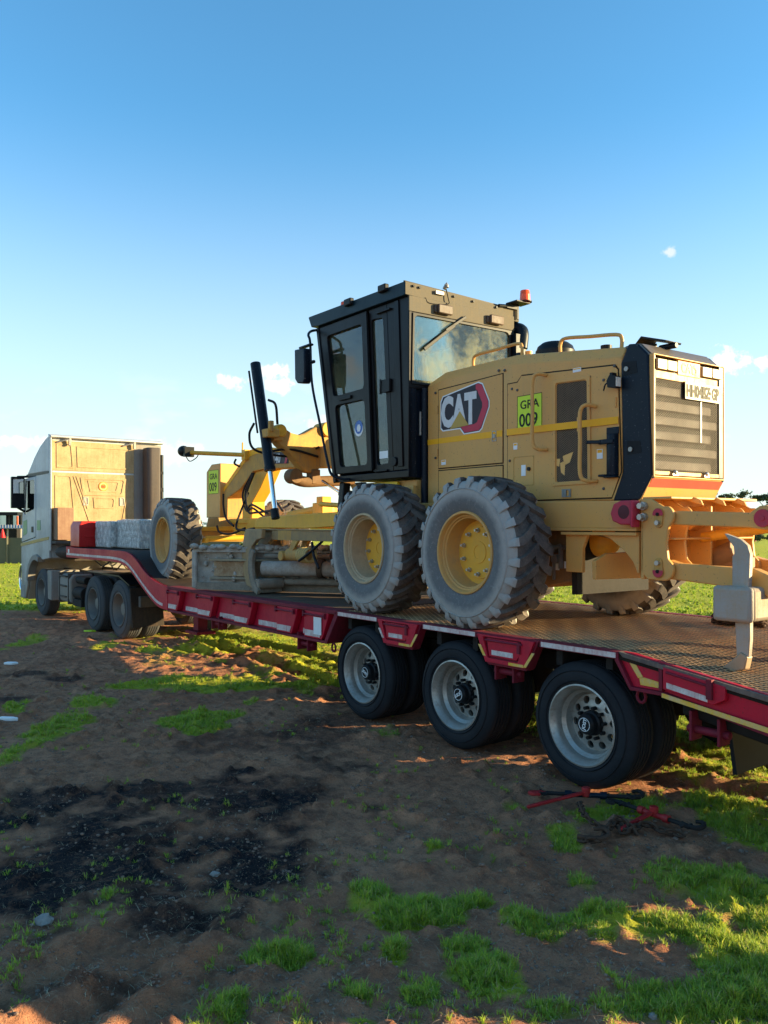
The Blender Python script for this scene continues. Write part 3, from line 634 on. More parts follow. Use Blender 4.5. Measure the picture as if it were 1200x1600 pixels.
# near and far side skins
for ya, yb, sg in ((TY, TY+.05, 1), (TY1-.05, TY1, -1)):
    g = MB(); g.prism([(-18.10, 1.29), (-18.10, 3.12), (-19.10, 3.12), (-19.10, 1.72), (-20.30, 1.58), (-20.33, 1.30), (-20.30, .75), (-20.25, .38), (-19.95, .33), (-19.80, .60), (-19.74, .95)]+arc(-19.02, .62, .72, 165, 78, 7)+[(-18.62, 1.24)], ya, yb)
    part('side_panel', g, WHITE, tk, .012)
    g = MB(); yy = (ya-.004, yb-.004) if sg == 1 else (ya+.004, yb+.004)
    g.ring([(-20.05, 3.06), (-19.12, 3.08), (-19.12, 2.25), (-20.22, 2.10)], [(-19.93, 3.0), (-19.22, 3.0), (-19.24, 2.36), (-20.06, 2.22)], .06, *yy)
    g.prism([(-20.22, 2.10), (-19.12, 2.25), (-19.12, 1.73), (-20.28, 1.60)], *yy); part('door', g, WHITE, tk, .01)
    g = MB(); g.prism([(-19.95, 3.02), (-19.20, 3.02), (-19.22, 2.34), (-20.08, 2.20)], ya+.012*sg if sg == 1 else yb-.016, ya+.016 if sg == 1 else yb-.012); part('door_window', g, GLASSD, tk)
    g = MB(); g.prism([(-20.33, 1.50), (-18.11, 1.69), (-18.11, 1.75), (-20.32, 1.57)], *( (ya-.010, ya) if sg == 1 else (yb, yb+.010))); part('yellow_stripe', g, painted('faded_yellow_band', (.46, .30, .08), (.35, .27, .15), .5), tk)
    g = MB(); g.box(-19.42, -19.28, *((ya-.02, ya) if sg == 1 else (yb, yb+.02)), 1.83, 1.96); part('door_handle', g, BLK, tk, .01)
    g = MB(); g.prism([(-20.12, 1.62+.12), (-19.80, 1.80), (-19.80, 2.12), (-20.12, 2.08)], *((ya-.008, ya-.003) if sg == 1 else (yb+.003, yb+.008))); part('green_sticker', g, GREENST, tk)
    g = MB(); g.box(-19.0, -18.74, *((ya-.006, ya-.001) if sg == 1 else (yb+.001, yb+.006)), 1.88, 2.10); part('green_sticker', g, GREENST, tk)
    # wheel arch lip, step, deflector
    g = MB(); q = arc(-19.02, .60, .74, 168, 70, 12); q2 = arc(-19.02, .60, .62, 168, 70, 12); g.prism(q+q2[::-1], *((ya-.05, ya+.12) if sg == 1 else (yb-.12, yb+.05))); part('wheel_arch', g, GREYP, tk, .01)
g = MB(); g.prism([(-18.12, 3.14), (-18.12, 3.90), (-18.40, 3.84), (-18.80, 3.71), (-19.2, 3.52), (-19.55, 3.30), (-19.80, 3.15)], TY-.003, TY1+.003); part('roof_fairing', g, WHITE, tk, .02)
g = MB(); g.prism([(-18.12, 3.10), (-18.12, 3.14), (-19.84, 3.15), (-19.92, 3.08)], TY-.008, TY1+.008); part('roof_seam', g, BLK, tk)
g = MB(); g.prism([(-19.90, 3.09), (-20.05, 2.75), (-20.25, 2.12), (-20.30, 2.12), (-20.09, 2.76), (-19.94, 3.10)], TY+.15, TY1-.15); part('windscreen', g, GLASSD, tk)
# back wall relief
XR = -18.10
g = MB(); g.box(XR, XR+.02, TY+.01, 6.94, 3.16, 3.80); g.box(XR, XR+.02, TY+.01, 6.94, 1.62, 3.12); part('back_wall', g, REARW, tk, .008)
g = MB(); g.box(XR-.02, XR+.015, 6.94, TY1-.01, 1.5, 3.82); part('back_wall_shade_strip', g, painted('back_wall_shade_grey', (.25, .24, .22), (.2, .15, .1), .6), tk, .008)  # far strip coloured grey to stand for the stack's cast shadow
g = MB(); g.ring([(5.74, 3.03), (6.76, 3.03), (6.70, 2.64), (5.80, 2.64)], [(5.80, 2.99), (6.70, 2.99), (6.64, 2.68), (5.86, 2.68)], .05, XR+.02, XR+.034, 'x'); part('pressed_panel', g, REARW, tk, .006)
g = MB(); g.ring([(5.9, 2.97), (6.60, 2.97), (6.55, 2.72), (5.95, 2.72)], [(5.93, 2.94), (6.57, 2.94), (6.52, 2.75), (5.98, 2.75)], .04, XR+.02, XR+.030, 'x'); part('pressed_panel', g, REARW, tk, .004)
for q in ([(5.21, 3.06), (5.55, 3.06), (5.62, 2.30), (5.21, 2.30)], [(5.24, 3.74), (5.56, 3.74), (5.60, 3.22), (5.24, 3.22)], [(5.66, 3.70), (6.86, 3.70), (6.86, 3.24), (5.68, 3.24)], [(6.02, 2.60), (6.50, 2.60), (6.48, 2.36), (6.04, 2.36)]):
    g = MB(); i_ = [(q[0][0]+.025, q[0][1]-.025), (q[1][0]-.025, q[1][1]-.025), (q[2][0]-.025, q[2][1]+.025), (q[3][0]+.025, q[3][1]+.025)]
    g.ring(q, i_, .05, XR+.02, XR+.032, 'x'); part('pressed_panel', g, REARW, tk, .005)
for pa, pb in (((5.60, 3.05), (5.98, 1.95)), ((6.86, 3.05), (6.64, 1.95)), ((5.66, 3.05), (5.90, 2.35))):
    g = MB(); g.bar((XR+.024, pa[0], pa[1]), (XR+.024, pb[0], pb[1]), .022, .016, (1, 0, 0)); part('pressed_rib', g, REARW, tk, .004)
for a_ in (5.86, 6.66):
    g = MB(); g.ring([(a_-.055, 2.61), (a_+.055, 2.61), (a_+.055, 2.42), (a_-.055, 2.42)], [(a_-.035, 2.59), (a_+.035, 2.59), (a_+.035, 2.44), (a_-.035, 2.44)], .02, XR+.02, XR+.036, 'x'); g.box(XR+.018, XR+.024, a_-.04, a_+.04, 2.43, 2.60); part('vent', g, STEEL, tk, .004)
g = MB(); g.lathe([(.0001, .030), (.098, .028), (.105, .02)], (XR+.004, 6.24, 2.845), 28, axis='x'); em = part('speed_sticker', g, painted('orange_disc_sticker', (.75, .25, .03), (.6, .35, .1), .4), tk)
g = MB(); g.lathe([(.060, .036), (.082, .036)], (XR+.0, 6.24, 2.845), 28, axis='x'); mkobj('sticker_ring', g.done('sticker_ring', painted('sticker_pale', (.72, .5, .2), (.6, .3, .1), .4)), em)
text('sticker_number', '80', .085, painted('sticker_dark', (.25, .06, .02), (.4, .15, .05), .4), em, (XR+.037, 6.24, 2.815), REARF, .001, .002, align='CENTER')
g = MB(); g.prism([(XR-.05, 3.94), (XR+.14, 3.89), (XR+.14, 3.86), (XR-.05, 3.84)], TY-.005, TY1+.005); g.box(XR-.03, XR+.10, TY, TY+.025, 1.45, 3.86); part('roof_spoiler_edge', g, WHITE, tk, .008)
for a_ in (5.50, 6.92):
    g = MB(); g.bar((XR+.03, a_-.25, 3.76), (XR+.11, a_, 3.84), .04, .03); g.bar((XR+.09, a_, 3.70), (XR+.10, a_, 3.87), .05, .05); part('spoiler_strut', g, STEEL, tk, .005)
# exhaust / intake stack at far corner
g = MB(); g.prism([(XR+.06, 7.12), (XR+.32, 7.12), (XR+.38, 7.2), (XR+.38, 7.42), (XR+.06, 7.46)], 2.1, 3.74, 'z'); part('intake_stack', g, painted('stack_brown_plastic', (.055, .045, .042), (.12, .09, .07), .6, .5), tk, .03)
g = MB(); g.cyl((XR+.15, 7.53, 2.0), (XR+.15, 7.53, 3.60), .05, n=12); g.box(XR+.02, XR+.2, 7.49, 7.57, 3.15, 3.22); g.box(XR+.02, XR+.2, 7.49, 7.57, 2.75, 2.85); part('side_extender', g, BLK, tk, .008)
g = MB(); g.box(XR+.03, XR+.38, 5.16, 5.50, 1.68, 2.36); part('battery_locker', g, painted('brown_box_paint', (.20, .10, .06), (.34, .22, .13), .7), tk, .01)
g = MB(); g.box(XR+.02, XR+.4, 5.12, 6.0, 1.60, 1.66); g.ball((XR+.25, 5.5, 1.42), .24, .35, .16, 8); part('air_intake_box', g, CHAS, tk, .01)
g = MB(); g.lathe([(.09, -.0), (.09, .12)], (XR+.2, 6.85, 1.42), 12, axis='x'); g.cyl((XR+.1, 5.6, 1.25), (XR+.5, 7.2, 1.3), .05); part('suspension_cross_tube', g, CHAS, tk)
# mirror, grab bar
for ys, sg in ((TY, -1), (TY1, 1)):
    g = MB(); yo = ys+sg*.17
    g.ring([(yo-.14, 3.10), (yo+.14, 3.10), (yo+.14, 2.38), (yo-.14, 2.38)], [(yo-.11, 3.06), (yo+.11, 3.06), (yo+.11, 2.70), (yo-.11, 2.70)], .04, -20.02, -19.90, 'x'); g.box(-20.04, -19.96, yo-.13, yo+.13, 2.38, 3.08)
    g.bar((-19.80, ys, 3.10), (-19.98, yo, 3.10), .06, .05); g.bar((-20.0, ys, 2.30), (-19.98, yo, 2.40), .06, .05); m_ = part('mirror_housing', g, BLK, tk, .02)
    g = MB(); g.box(-19.90, -19.895, yo-.11, yo+.11, 2.72, 3.05); g.box(-19.94, -19.935, yo-.10, yo+.10, 2.42, 2.64); mkobj('mirror_glass', g.done('mirror_glass', plain('mirror_silver', (.8, .8, .8), .04, 1, var=.02)), m_)
g = MB(); g.tube(curve3([(-20.40, TY+.1, .42), (-20.70, TY+.1, .48), (-20.82, TY+.1, .75), (-20.70, TY+.1, 1.02), (-20.42, TY+.1, 1.06)], 4), .035, 10); g.tube([(-20.80, TY+.1, .66), (-20.80, TY1-.1, .66)], .03, 10); part('bull_bar', g, CHROME, tk)
g = MB(); g.box(-20.36, -19.98, TY-.01, TY+.3, .30, .62); part('bumper_corner', g, GREYP, tk, .03)
# chassis and tanks
g = MB()
for yy in (5.85, 6.75): g.box(-19.8, -13.3, yy, yy+.09, .72, 1.0)
for xx in (-18, -17, -16, -14.9, -13.5): g.box(xx, xx+.1, 5.9, 6.8, .76, .96)
part('chassis_rail', g, CHAS, tk, .006)
for xw in (-18.95, -15.55, -14.2):
    g = MB(); g.cyl((xw, 5.3, .52), (xw, 7.4, .52), .08); g.ball((xw, 6.35, .52), .24, .24, .24, 8) if xw > -17 else None; part('axle', g, CHAS, tk)
for ys in (5.26, 7.02):
    g = MB(); g.prism([(ys, .40), (ys-.02, .50), (ys-.02, .88), (ys+.05, .98), (ys+.42, .98), (ys+.46, .90), (ys+.46, .42), (ys+.40, .38)], -17.95, -17.10, 'x'); part('fuel_tank', g, painted('dusty_tank', (.20, .18, .16), (.28, .22, .16), .8, .6), tk, .03)
    g = MB(); [g.box(x_, x_+.035, ys-.035, ys+.5, .37, 1.0) for x_ in (-17.85, -17.25)]; [g.box(-17.75, -17.35, ys-.05, ys, z_, z_+.03) for z_ in (.50, .72, .92)]; part('tank_strap', g, CHAS, tk, .006)
    g = MB(); g.cyl((-17.0, ys+.10, .62), (-16.45, ys+.10, .62), .13); g.cyl((-17.0, ys+.12, .88), (-16.45, ys+.12, .88), .08); g.box(-17.02, -16.5, ys, ys+.3, .36, .50); part('air_tank', g, DARK, tk, .01)
    g = MB(); g.prism([(-18.42, .40), (-18.16, .38), (-18.16, 1.02), (-18.46, 1.02)], ys-.10, ys+.5); part('mudguard_panel', g, GREYP, tk, .02)
g = MB(); g.cyl((-14.9, 6.35, 1.06), (-14.9, 6.35, 1.14), .48, n=32); g.box(-15.5, -14.1, 6.0, 6.7, 1.0, 1.06); part('fifth_wheel', g, CHAS, tk, .01)
for k in range(6):
    g = MB(); a_ = RNG.uniform(-.1, .1, 6); g.tube(curve3([(-17.9, 6.0+k*.14, 1.3+a_[0]), (-17.4+a_[1], 6.0+k*.13, 1.10+a_[2]), (-16.9+a_[3], 5.9+k*.14, 1.16), (-16.3, 5.9+k*.12, 1.36)], 5), .016, 6); part('air_line', g, (HOSE, painted('yellow_air_line', (.45, .3, .1), (.3, .2, .1), .5), HOSE)[k % 3], tk)
g = MB(); g.box(-17.6, -16.2, 5.75, 6.9, 1.005, 1.03); part('catwalk', g, painted('dusty_catwalk', (.35, .25, .15), (.2, .14, .1), .7, .7), tk)
# frame-end flaps
for ys in (5.16, 7.0):
    g = MB(); g.prism([(-13.66, .92), (-13.62, .92), (-13.50, .26), (-13.54, .26)], ys, ys+.56); part('mud_flap', g, painted('dusty_rubber_flap', (.03, .025, .022), (.09, .06, .04), .7, .8), tk)
g = MB(); g.box(-13.35, -13.25, 5.2, 7.5, .62, .80); part('rear_light_bar', g, CHAS, tk, .006)
g = MB(); g.prism([(-14.95, 1.12), (-14.1, 1.12), (-13.6, .98), (-13.6, .955), (-14.1, 1.09), (-14.95, 1.09)], 5.14, 5.7); part('mudguard', g, BLK, tk)
for xw, duals in ((-18.95, 0), (-15.55, 1), (-14.2, 1)):
    for fl in (0, 1):
        place_wheel(KW, tk, xw, 5.18 if not fl else 7.52, .515, spin=xw, flip=fl)
        if duals: place_wheel(KW, tk, xw, 5.50 if not fl else 7.20, .515, spin=xw, flip=fl)
# ------------------------------------------------------------------ motor grader (own frame: x to its rear, y away from the camera side, z up from the ground)
GR = thing('motor_grader', 'yellow motor grader with black cab and dusty grey tyres, standing on the red trailer', 'grader', (-5.21, 4.94, 1.085), -math.atan2(.040, .9984), world_children=False)
OFF[GR.name] = Vector((0, 0, -1.085))
Rg, Wg = .672, .45
def grader_wheel(deep, rimmat, hubmat, bolts=True, mirror_lugs=1):
    t = MB()
    half = [(.338, .045), (.350, .028), (.372, .012), (.44, -.012), (.50, -.016), (.56, -.008), (.605, .012), (Rg-.045, .040), (Rg-.036, .075), (Rg-.034, Wg*.35)]
    t.lathe(half+[(r, Wg-y) for r, y in half[::-1]]+[(.33, Wg*.5)], n=72, closed=True)
    t.m = [0]*len(t.m); nf = 72
    for i in range(len(t.m)):
        seg = i//nf
        if 7 <= seg <= 11: t.m[i] = 1
    t.lathe([(.555, -.006), (.560, -.016), (.566, -.006)], n=72)
    NL = 24; pitch = 2*math.pi/NL
    for s in (0, 1):
        for i in range(NL):
            a0 = (i+.5*s)*pitch+random.uniform(-.006, .006)
            # (radius top, radius base, y, angle shift, half width)
            sec = [(Rg-.135, Rg-.14, -.006, -.02, .012), (Rg-.085, Rg-.095, -.008, -.012, .036), (Rg-.034, Rg-.06, .006, -.005, .047), (Rg-.006, Rg-.05, .030, 0, .054), (Rg, Rg-.045, .07, .012, .056), (Rg+.003, Rg-.04, .14, .075, .058), (Rg+.004, Rg-.04, .20, .15, .062), (Rg+.003, Rg-.04, .245, .205, .050)]
            vs = []; k = len(sec)
            for rt, rb, y, da, hw in sec:
                yy = y if s == 0 else Wg-y
                for r, w in ((rb, -1.18), (rt, -1), (rt, 1), (rb, 1.18)):
                    a = a0+(da+w*hw)*mirror_lugs; vs.append((r*math.cos(a), yy, r*math.sin(a)))
            fs = []; mats = []
            for q in range(k-1):
                o = q*4; sm = 0 if q < 3 else 1
                for e in ((0, 1, 5, 4), (1, 2, 6, 5), (2, 3, 7, 6)): fs.append(tuple(o+z for z in e)); mats.append(sm)
            fs += [(0, 3, 2, 1), (4*k-4, 4*k-3, 4*k-2, 4*k-1)]; mats += [0, 1]
            t.add(vs, fs); t.m[-len(fs):] = mats
    rm = MB()
    rm.lathe([(.352, .030), (.366, .016), (.362, .004), (.345, .002), (.336, .014), (.332, .040), (.318, .044), (.312, .060), (.302, .064), (.298, .085), (.290, deep-.03), (.282, deep)], n=64)
    rm.lathe([(.352, .03), (.352, .30)], n=48)
    w = part('wheel', rm, rimmat, None, smooth=30)
    o = mkobj('tyre', t.done('tyre', [TYS, TYT], smooth=45), w)
    h = MB()
    if bolts:
        h.lathe([(.285, deep), (.235, deep-.002), (.232, deep-.014), (.10, deep-.016), (.098, deep-.022), (.06, deep-.022), (.058, deep-.017), (.0001, deep-.017)], n=48)
    else:
        h.lathe([(.285, deep), (.22, deep+.05), (.12, deep+.075), (.05, deep+.075), (.045, deep+.06), (.0001, deep+.06)], n=48)
    part('hub', h, hubmat, w, smooth=30)
    if bolts:
        for k in range(10):
            c = MB(); c.cyl((.195, deep-.014, 0), (.195, deep-.034, 0), .021, n=6); c.cyl((.195, deep-.03, 0), (.195, deep-.062, 0), .012, n=8)
            if k == 0: sm = c.done('bolt', BOLT, smooth=30)
            mkobj('bolt', sm, w, rot=(0, 2*math.pi*k/10+.2, 0))
    return w
def gset(w, x, y, z, flip=0, tilt=0, spin=0, yaw=0):
    w.parent = GR; w.location = Vector((x, y, z))+OFF[GR.name]; w.rotation_euler = Euler((R(tilt), spin, (math.pi if flip else 0)+R(yaw)), 'XYZ'); return w
DRIM = painted('dusty_beige_rim', (.50, .37, .22), (.32, .24, .16), .7, .6, scale=4)
YRIM = painted('yellow_rim', (.62, .32, .08), (.46, .28, .12), .8, .5, scale=4)
HUBY = painted('yellow_hub', (.76, .38, .03), (.55, .32, .08), .6, .45)
wr = grader_wheel(.20, YRIM, HUBY); gset(wr, 0, 0, 1.757, spin=.1)
wm = grader_wheel(.24, DRIM, HUBY); gset(wm, -1.565, .0, 1.757, spin=.25)
w = copy_tree(wr); gset(w, 0, 2.42, 1.757, flip=1, spin=.6); w = copy_tree(wr); gset(w, -1.565, 2.42, 1.757, flip=1, spin=.9)
wf = grader_wheel(.13, YRIM, YRIM, bolts=False, mirror_lugs=-1); gset(wf, -7.20, -.02, 1.762, spin=.3, tilt=-1.5, yaw=-3)
w = copy_tree(wf); gset(w, -7.20, 2.40, 1.762, flip=1, spin=.7, yaw=-3)
CY = 1.21
# --- rear frame, tandems, tanks
for s, (a, b) in enumerate(((.60, .70), (1.72, 1.82))):
    g = MB(); g.prism([(-2.1, 1.97), (1.37, 1.97), (1.37, 2.19), (-2.1, 2.24)], a, b); part('frame_rail', g, YEL, GR, .008)
    g = MB(); g.box(-1.8, 1.37, a-.02, b+.02, 1.95, 1.972); g.box(.6, 1.37, a-.02, b+.02, 1.915, 1.94); part('frame_flange', g, YEL, GR, .003)
    g = MB(); yb = (.47, .62) if s == 0 else (1.80, 1.95); g.prism([(-1.95, 1.70), (-1.8, 1.52), (.2, 1.52), (.36, 1.70), (.36, 1.86), (.2, 1.98), (-1.8, 1.98), (-1.95, 1.86)], *yb); part('tandem_case', g, YELD, GR, .02)
g = MB(); g.prism([(-1.7, 1.55), (-1.7, 2.15), (.58, 2.15), (.58, 1.50), (.3, 1.44), (-1.3, 1.44)], .74, 1.68); part('belly_tank', g, painted('brown_stained_tank', (.26, .13, .05), (.12, .08, .05), .8, .6), GR, .02)
g = MB(); g.box(.60, .66, .72, 1.70, 1.40, 1.95); part('rear_crossmember', g, DARK, GR)
g = MB()
for z in ((.40, 1.78, .03), (.45, 1.70, .04), (.52, 1.80, .02)): g.cyl((z[0], .735, z[1]), (z[0], .66, z[1]), z[2], n=12)
g.tube(curve3([(.30, .70, 1.92), (.36, .68, 1.84), (.42, .69, 1.80), (.5, .69, 1.82)], 4), .018, 8); g.box(.50, .52, .66, .70, 1.62, 1.80); g.box(.43, .45, .66, .68, 1.52, 1.68); part('drain_valve', g, STEEL, GR)
for q in ((.36, 1.60, .08, .06), (.50, 1.62, .05, .06), (.53, 1.63, .09, .06)):
    g = MB(); g.box(q[0], q[0]+q[2], .734, .739, q[1], q[1]+q[3]); part('warning_label', g, LABELW, GR)
g = MB(); g.prism([(.62, 1.93), (1.37, 1.93), (1.37, 1.62), (1.355, 1.62), (1.31, 1.71), (1.22, 1.80), (1.10, 1.88), (.96, 1.925), (.86, 1.925), (.80, 1.80), (.80, 1.60), (.62, 1.60)], .62, .66); part('hitch_side_plate', g, YEL, GR, .006)
g = MB(); gq = [(.55, 1.705), (.70, 1.765), (1.0, 1.77), (1.18, 1.545), (.56, 1.555)]
g.add([(1.0, y, z) for y, z in gq]+[(.96, y, z) for y, z in gq], [tuple(range(5)), tuple(range(9, 4, -1))]+[(i, (i+1) % 5, 5+(i+1) % 5, 5+i) for i in range(5)]); part('rear_guard_plate', g, YEL, GR, .006)
g = MB(); g.lathe([(.0001, .09), (.05, .085), (.09, .06), (.12, .0)], (.78, .98, 1.85), 20, axis='x'); g.lathe([(.12, .0), (.13, -.02), (.13, -.1)], (.78, .98, 1.85), 20, axis='x'); part('hydraulic_motor', g, YELB, GR)
# --- hood
def loft(stations):
    g = MB(); k = None; vs = []; fs = []
    for x, pts in stations: vs += [(x, y, z) for y, z in pts]; k = len(pts)
    n = len(stations)
    for i in range(n-1):
        for j in range(k): fs.append((i*k+j, i*k+(j+1) % k, (i+1)*k+(j+1) % k, (i+1)*k+j))
    fs += [tuple(range(k))[::-1], tuple((n-1)*k+j for j in range(k))]; g.add(vs, fs); return g
HY0, HY1 = .72, 1.69
def hsec(t, c=.10, cy=.07, zb=2.2): return [(HY0, zb), (HY0, t-c), (HY0+cy, t), (HY1-cy, t), (HY1, t-c), (HY1, zb)]
g = loft([(-1.39, hsec(3.50, .04, .03)), (-1.17, hsec(3.595)), (-.13, hsec(3.60)), (1.13, hsec(3.455))]); hood = part('hood', g, YEL, GR, .012, smooth=25)
SEAM = plain('panel_gap_shadow', (.02, .016, .012), .8)  # dark strip behind each panel, paints the shade in the gaps
def panel(name, pts, y=HY0, proud=.007, mat=YEL, gap=.010, sgn=-1):
    c = (sum(p[0] for p in pts)/len(pts), sum(p[1] for p in pts)/len(pts))
    big = [(p[0]+(gap if p[0] > c[0] else -gap), p[1]+(gap if p[1] > c[1] else -gap)) for p in pts]
    g = MB(); g.prism(big, y+sgn*.0, y+sgn*.002) ; d = part('panel_gap_shade', g, SEAM, GR)
    g = MB(); g.prism(pts, y+sgn*.0005, y+sgn*proud); return part(name, g, mat, GR, .003)
panel('engine_door', [(-1.20, 2.59), (-.25, 2.59), (-.25, 3.43), (-1.20, 3.40)])
panel('lower_panel', [(-1.20, 2.215), (-.25, 2.215), (-.25, 2.56), (-1.20, 2.56)])
# rear side panel with a window for the side mesh
g = MB(); g.prism([(-.19, 2.215), (1.03, 2.215), (1.13, 2.43), (1.10, 3.27), (1.06, 3.315), (.0, 3.385), (-.06, 3.33), (-.19, 3.33)], HY0, HY0-.002); part('panel_gap_shade', g, SEAM, GR)
g = MB(); y0, y1 = HY0-.0005, HY0-.008
g.ring([(-.0, 3.373), (1.05, 3.303), (1.03, 2.226), (-.0, 2.226)], [(.43, 3.24), (.77, 3.225), (.78, 2.38), (.43, 2.375)], .025, y0, y1)
g.prism([(-.18, 2.226), (0, 2.226), (0, 3.373), (-.05, 3.32), (-.18, 3.32)], y0, y1); g.prism([(1.03, 2.226), (1.05, 3.303), (1.09, 3.265), (1.12, 2.43)], y0, y1); part('side_panel', g, YEL, GR, .002)
g = MB(); g.ring([(.39, 3.275), (.81, 3.26), (.82, 2.345), (.39, 2.34)], [(.425, 3.245), (.775, 3.23), (.785, 2.375), (.425, 2.37)], .025, HY0-.009, HY0-.018); part('mesh_frame', g, YEL, GR, .004)
g = MB(); g.box(.425, .785, HY0-.0045, HY0-.004, 2.36, 3.25); part('side_mesh', g, MESHS, GR)
g = MB(); g.box(.425, .785, HY0-.0035, HY0-.003, 2.36, 3.25); part('mesh_backing', g, painted('dark_engine_bay', (.05, .035, .025), (.02, .015, .012), .8, .9), GR)
def decal(name, pts, y, mat, d=.0015, base=None): g = MB(); g.prism(pts, y, y-d); return part(name, g, mat, base or GR)
# bright flat patches behind the mesh, coloured as lit engine parts
for pts in ([(.66, 2.92), (.70, 2.95), (.70, 2.80), (.66, 2.80)], [(.67, 2.74), (.70, 2.74), (.69, 2.6)], [(.50, 2.60), (.62, 2.63), (.58, 2.54), (.52, 2.52)], [(.47, 2.54), (.53, 2.56), (.52, 2.43), (.48, 2.46)], [(.43, 2.58), (.47, 2.58), (.46, 2.51), (.43, 2.52)]):
    decal('engine_bay_glimpse', pts, HY0-.0038, painted('lit_engine_yellow', (.75, .42, .12), (.6, .3, .1), .3))
g = MB()
for x_, z_ in ((-.12, 3.27), (.14, 3.30), (.95, 3.20), (1.06, 3.30), (.95, 2.30), (.02, 2.28), (-.15, 2.6), (-.22, 3.46), (-.30, 3.47), (-1.25, 3.38), (-1.25, 2.7), (-1.25, 2.3), (-.30, 2.4), (-.18, 2.84), (.40, 3.26), (.80, 3.25), (.40, 2.36), (.80, 2.36), (.395, 2.8), (.80, 2.8), (.40, 3.05), (-.05, 3.25)):
    g.lathe([(.0001, -.016), (.012, -.014), (.014, -.006)], (x_, HY0, z_), 10)
part('panel_bolts', g, plain('dark_panel_bolt', (.07, .065, .06), .5, .3), GR)['kind'] = 'stuff'
g = MB(); g.ring([(-.39, 2.90), (-.33, 2.90), (-.33, 2.80), (-.39, 2.80)], [(-.382, 2.892), (-.338, 2.892), (-.338, 2.808), (-.382, 2.808)], .01, HY0-.007, HY0-.012); g.box(-.375, -.345, HY0-.010, HY0-.016, 2.83, 2.87); part('door_latch', g, STEEL, GR)
g = MB(); g.ring([(.50, 2.31), (.60, 2.31), (.60, 2.24), (.50, 2.24)], [(.52, 2.30), (.58, 2.30), (.58, 2.25), (.52, 2.25)], .01, HY0-.008, HY0-.018); g.box(.525, .55, HY0-.009, HY0-.02, 2.25, 2.30); part('door_latch', g, STEEL, GR)
g = MB(); g.ring([(-.10, 2.63), (.16, 2.63), (.16, 2.36), (-.10, 2.36)], [(-.095, 2.625), (.155, 2.625), (.155, 2.365), (-.095, 2.365)], .03, HY0-.008, HY0-.011); part('access_cover', g, YELD, GR, .002)
g = MB(); g.box(.005, .06, HY0-.008, HY0-.014, 2.45, 2.55); part('white_sticker', g, LABELW, GR)
g = MB(); g.cyl((.10, HY0-.005, 2.51), (.10, HY0-.022, 2.51), .018, n=12); part('key_switch', g, BLK, GR)
decal('yellow_stripe', [(-1.388, 2.845), (-1.21, 2.845), (-1.21, 2.900), (-1.388, 2.900)], HY0-.001, STRIPE)
decal('yellow_stripe', [(-1.198, 2.845), (-.252, 2.838), (-.252, 2.898), (-1.198, 2.900)], HY0-.0075, STRIPE)
decal('yellow_stripe', [(-.178, 2.838), (1.105, 2.822), (1.105, 2.882), (-.178, 2.898)], HY0-.0185, STRIPE)
# side badge: dark plate, pink chevron, letters, triangle
by = HY0-.0075
PLT = painted('badge_dark_print', (.035, .03, .04), (.06, .05, .06), .5, .4); PKB = painted('badge_red_print', (.52, .02, .06), (.35, .03, .06), .5, .4)
bd = decal('badge', [(-1.165, 3.275), (-1.13, 3.33), (-.58, 3.405), (-.52, 3.38), (-.425, 3.20), (-.425, 3.14), (-.53, 2.935), (-.57, 2.91), (-.80, 2.905), (-.86, 2.965), (-1.13, 2.965), (-1.165, 2.995)], by, LABELW)
decal('badge_field', [(-1.152, 3.265), (-1.12, 3.318), (-.585, 3.392), (-.53, 3.37), (-.437, 3.195), (-.437, 3.145), (-.54, 2.945), (-.575, 2.922), (-.79, 2.917), (-.85, 2.978), (-1.12, 2.978), (-1.152, 3.005)], by-.0016, PLT, base=bd)
decal('badge_chevron', [(-.585, 3.385), (-.53, 3.365), (-.443, 3.195), (-.443, 3.145), (-.545, 2.950), (-.578, 2.928), (-.785, 2.923), (-.845, 2.985), (-.64, 2.995), (-.60, 3.01), (-.525, 3.15), (-.525, 3.19), (-.60, 3.325), (-.62, 3.332), (-.62, 3.38)], by-.0032, PKB, base=bd)
CW = painted('badge_silver_letters', (.66, .66, .66), (.50, .48, .46), .5, .4)
text('badge_lettering', 'CAT', .41, CW, bd, (-1.148, by-.0050, 3.018), SIDE, .001, .021, sx=.655)
decal('badge_triangle', [(-1.01, 2.978), (-.72, 2.992), (-.855, 3.145)], by-.0066, painted('badge_gold', (.50, .32, .06), (.35, .25, .1), .5), base=bd)
# unit number stickers
def unit_sticker(x, y, z, w, h, par=GR):
    g = MB(); g.box(x, x+w, y-.002, y, z, z+h); s_ = part('unit_number_sticker', g, LIME, par)
    g = MB(); g.ring([(x, z+h), (x+w, z+h), (x+w, z), (x, z)], [(x+.006, z+h-.006), (x+w-.006, z+h-.006), (x+w-.006, z+.006), (x+.006, z+.006)], .001, y-.0025, y-.0021, k=2); mkobj('sticker_border', g.done('sticker_border', INK), s_)
    text('sticker_letters', 'GRA', h*.34, INK, s_, (x+w*.12, y-.004, z+h*.62), SIDE, .001, .001, sx=w/h*1.12)
    text('sticker_number', '009', h*.52, INK, s_, (x+w*.08, y-.004, z+h*.12), SIDE, .001, .002, sx=w/h*.98)
unit_sticker(-.05, HY0-.0085, 2.865, .31, .325)
for x_, z_, w_, h_ in ((-1.15, 2.62, .07, .05), (.62, 3.31, .09, .035), (-.10, 2.70, .05, .06), (.88, 2.55, .06, .08)):
    g = MB(); g.box(x_, x_+w_, HY0-.0105, HY0-.0085, z_, z_+h_); lb = part('warning_label', g, LABELW, GR); g = MB(); g.box(x_+.006, x_+w_-.006, HY0-.0112, HY0-.0107, z_+h_*.62, z_+h_-.005); mkobj('label_band', g.done('label_band', STRIPE), lb)
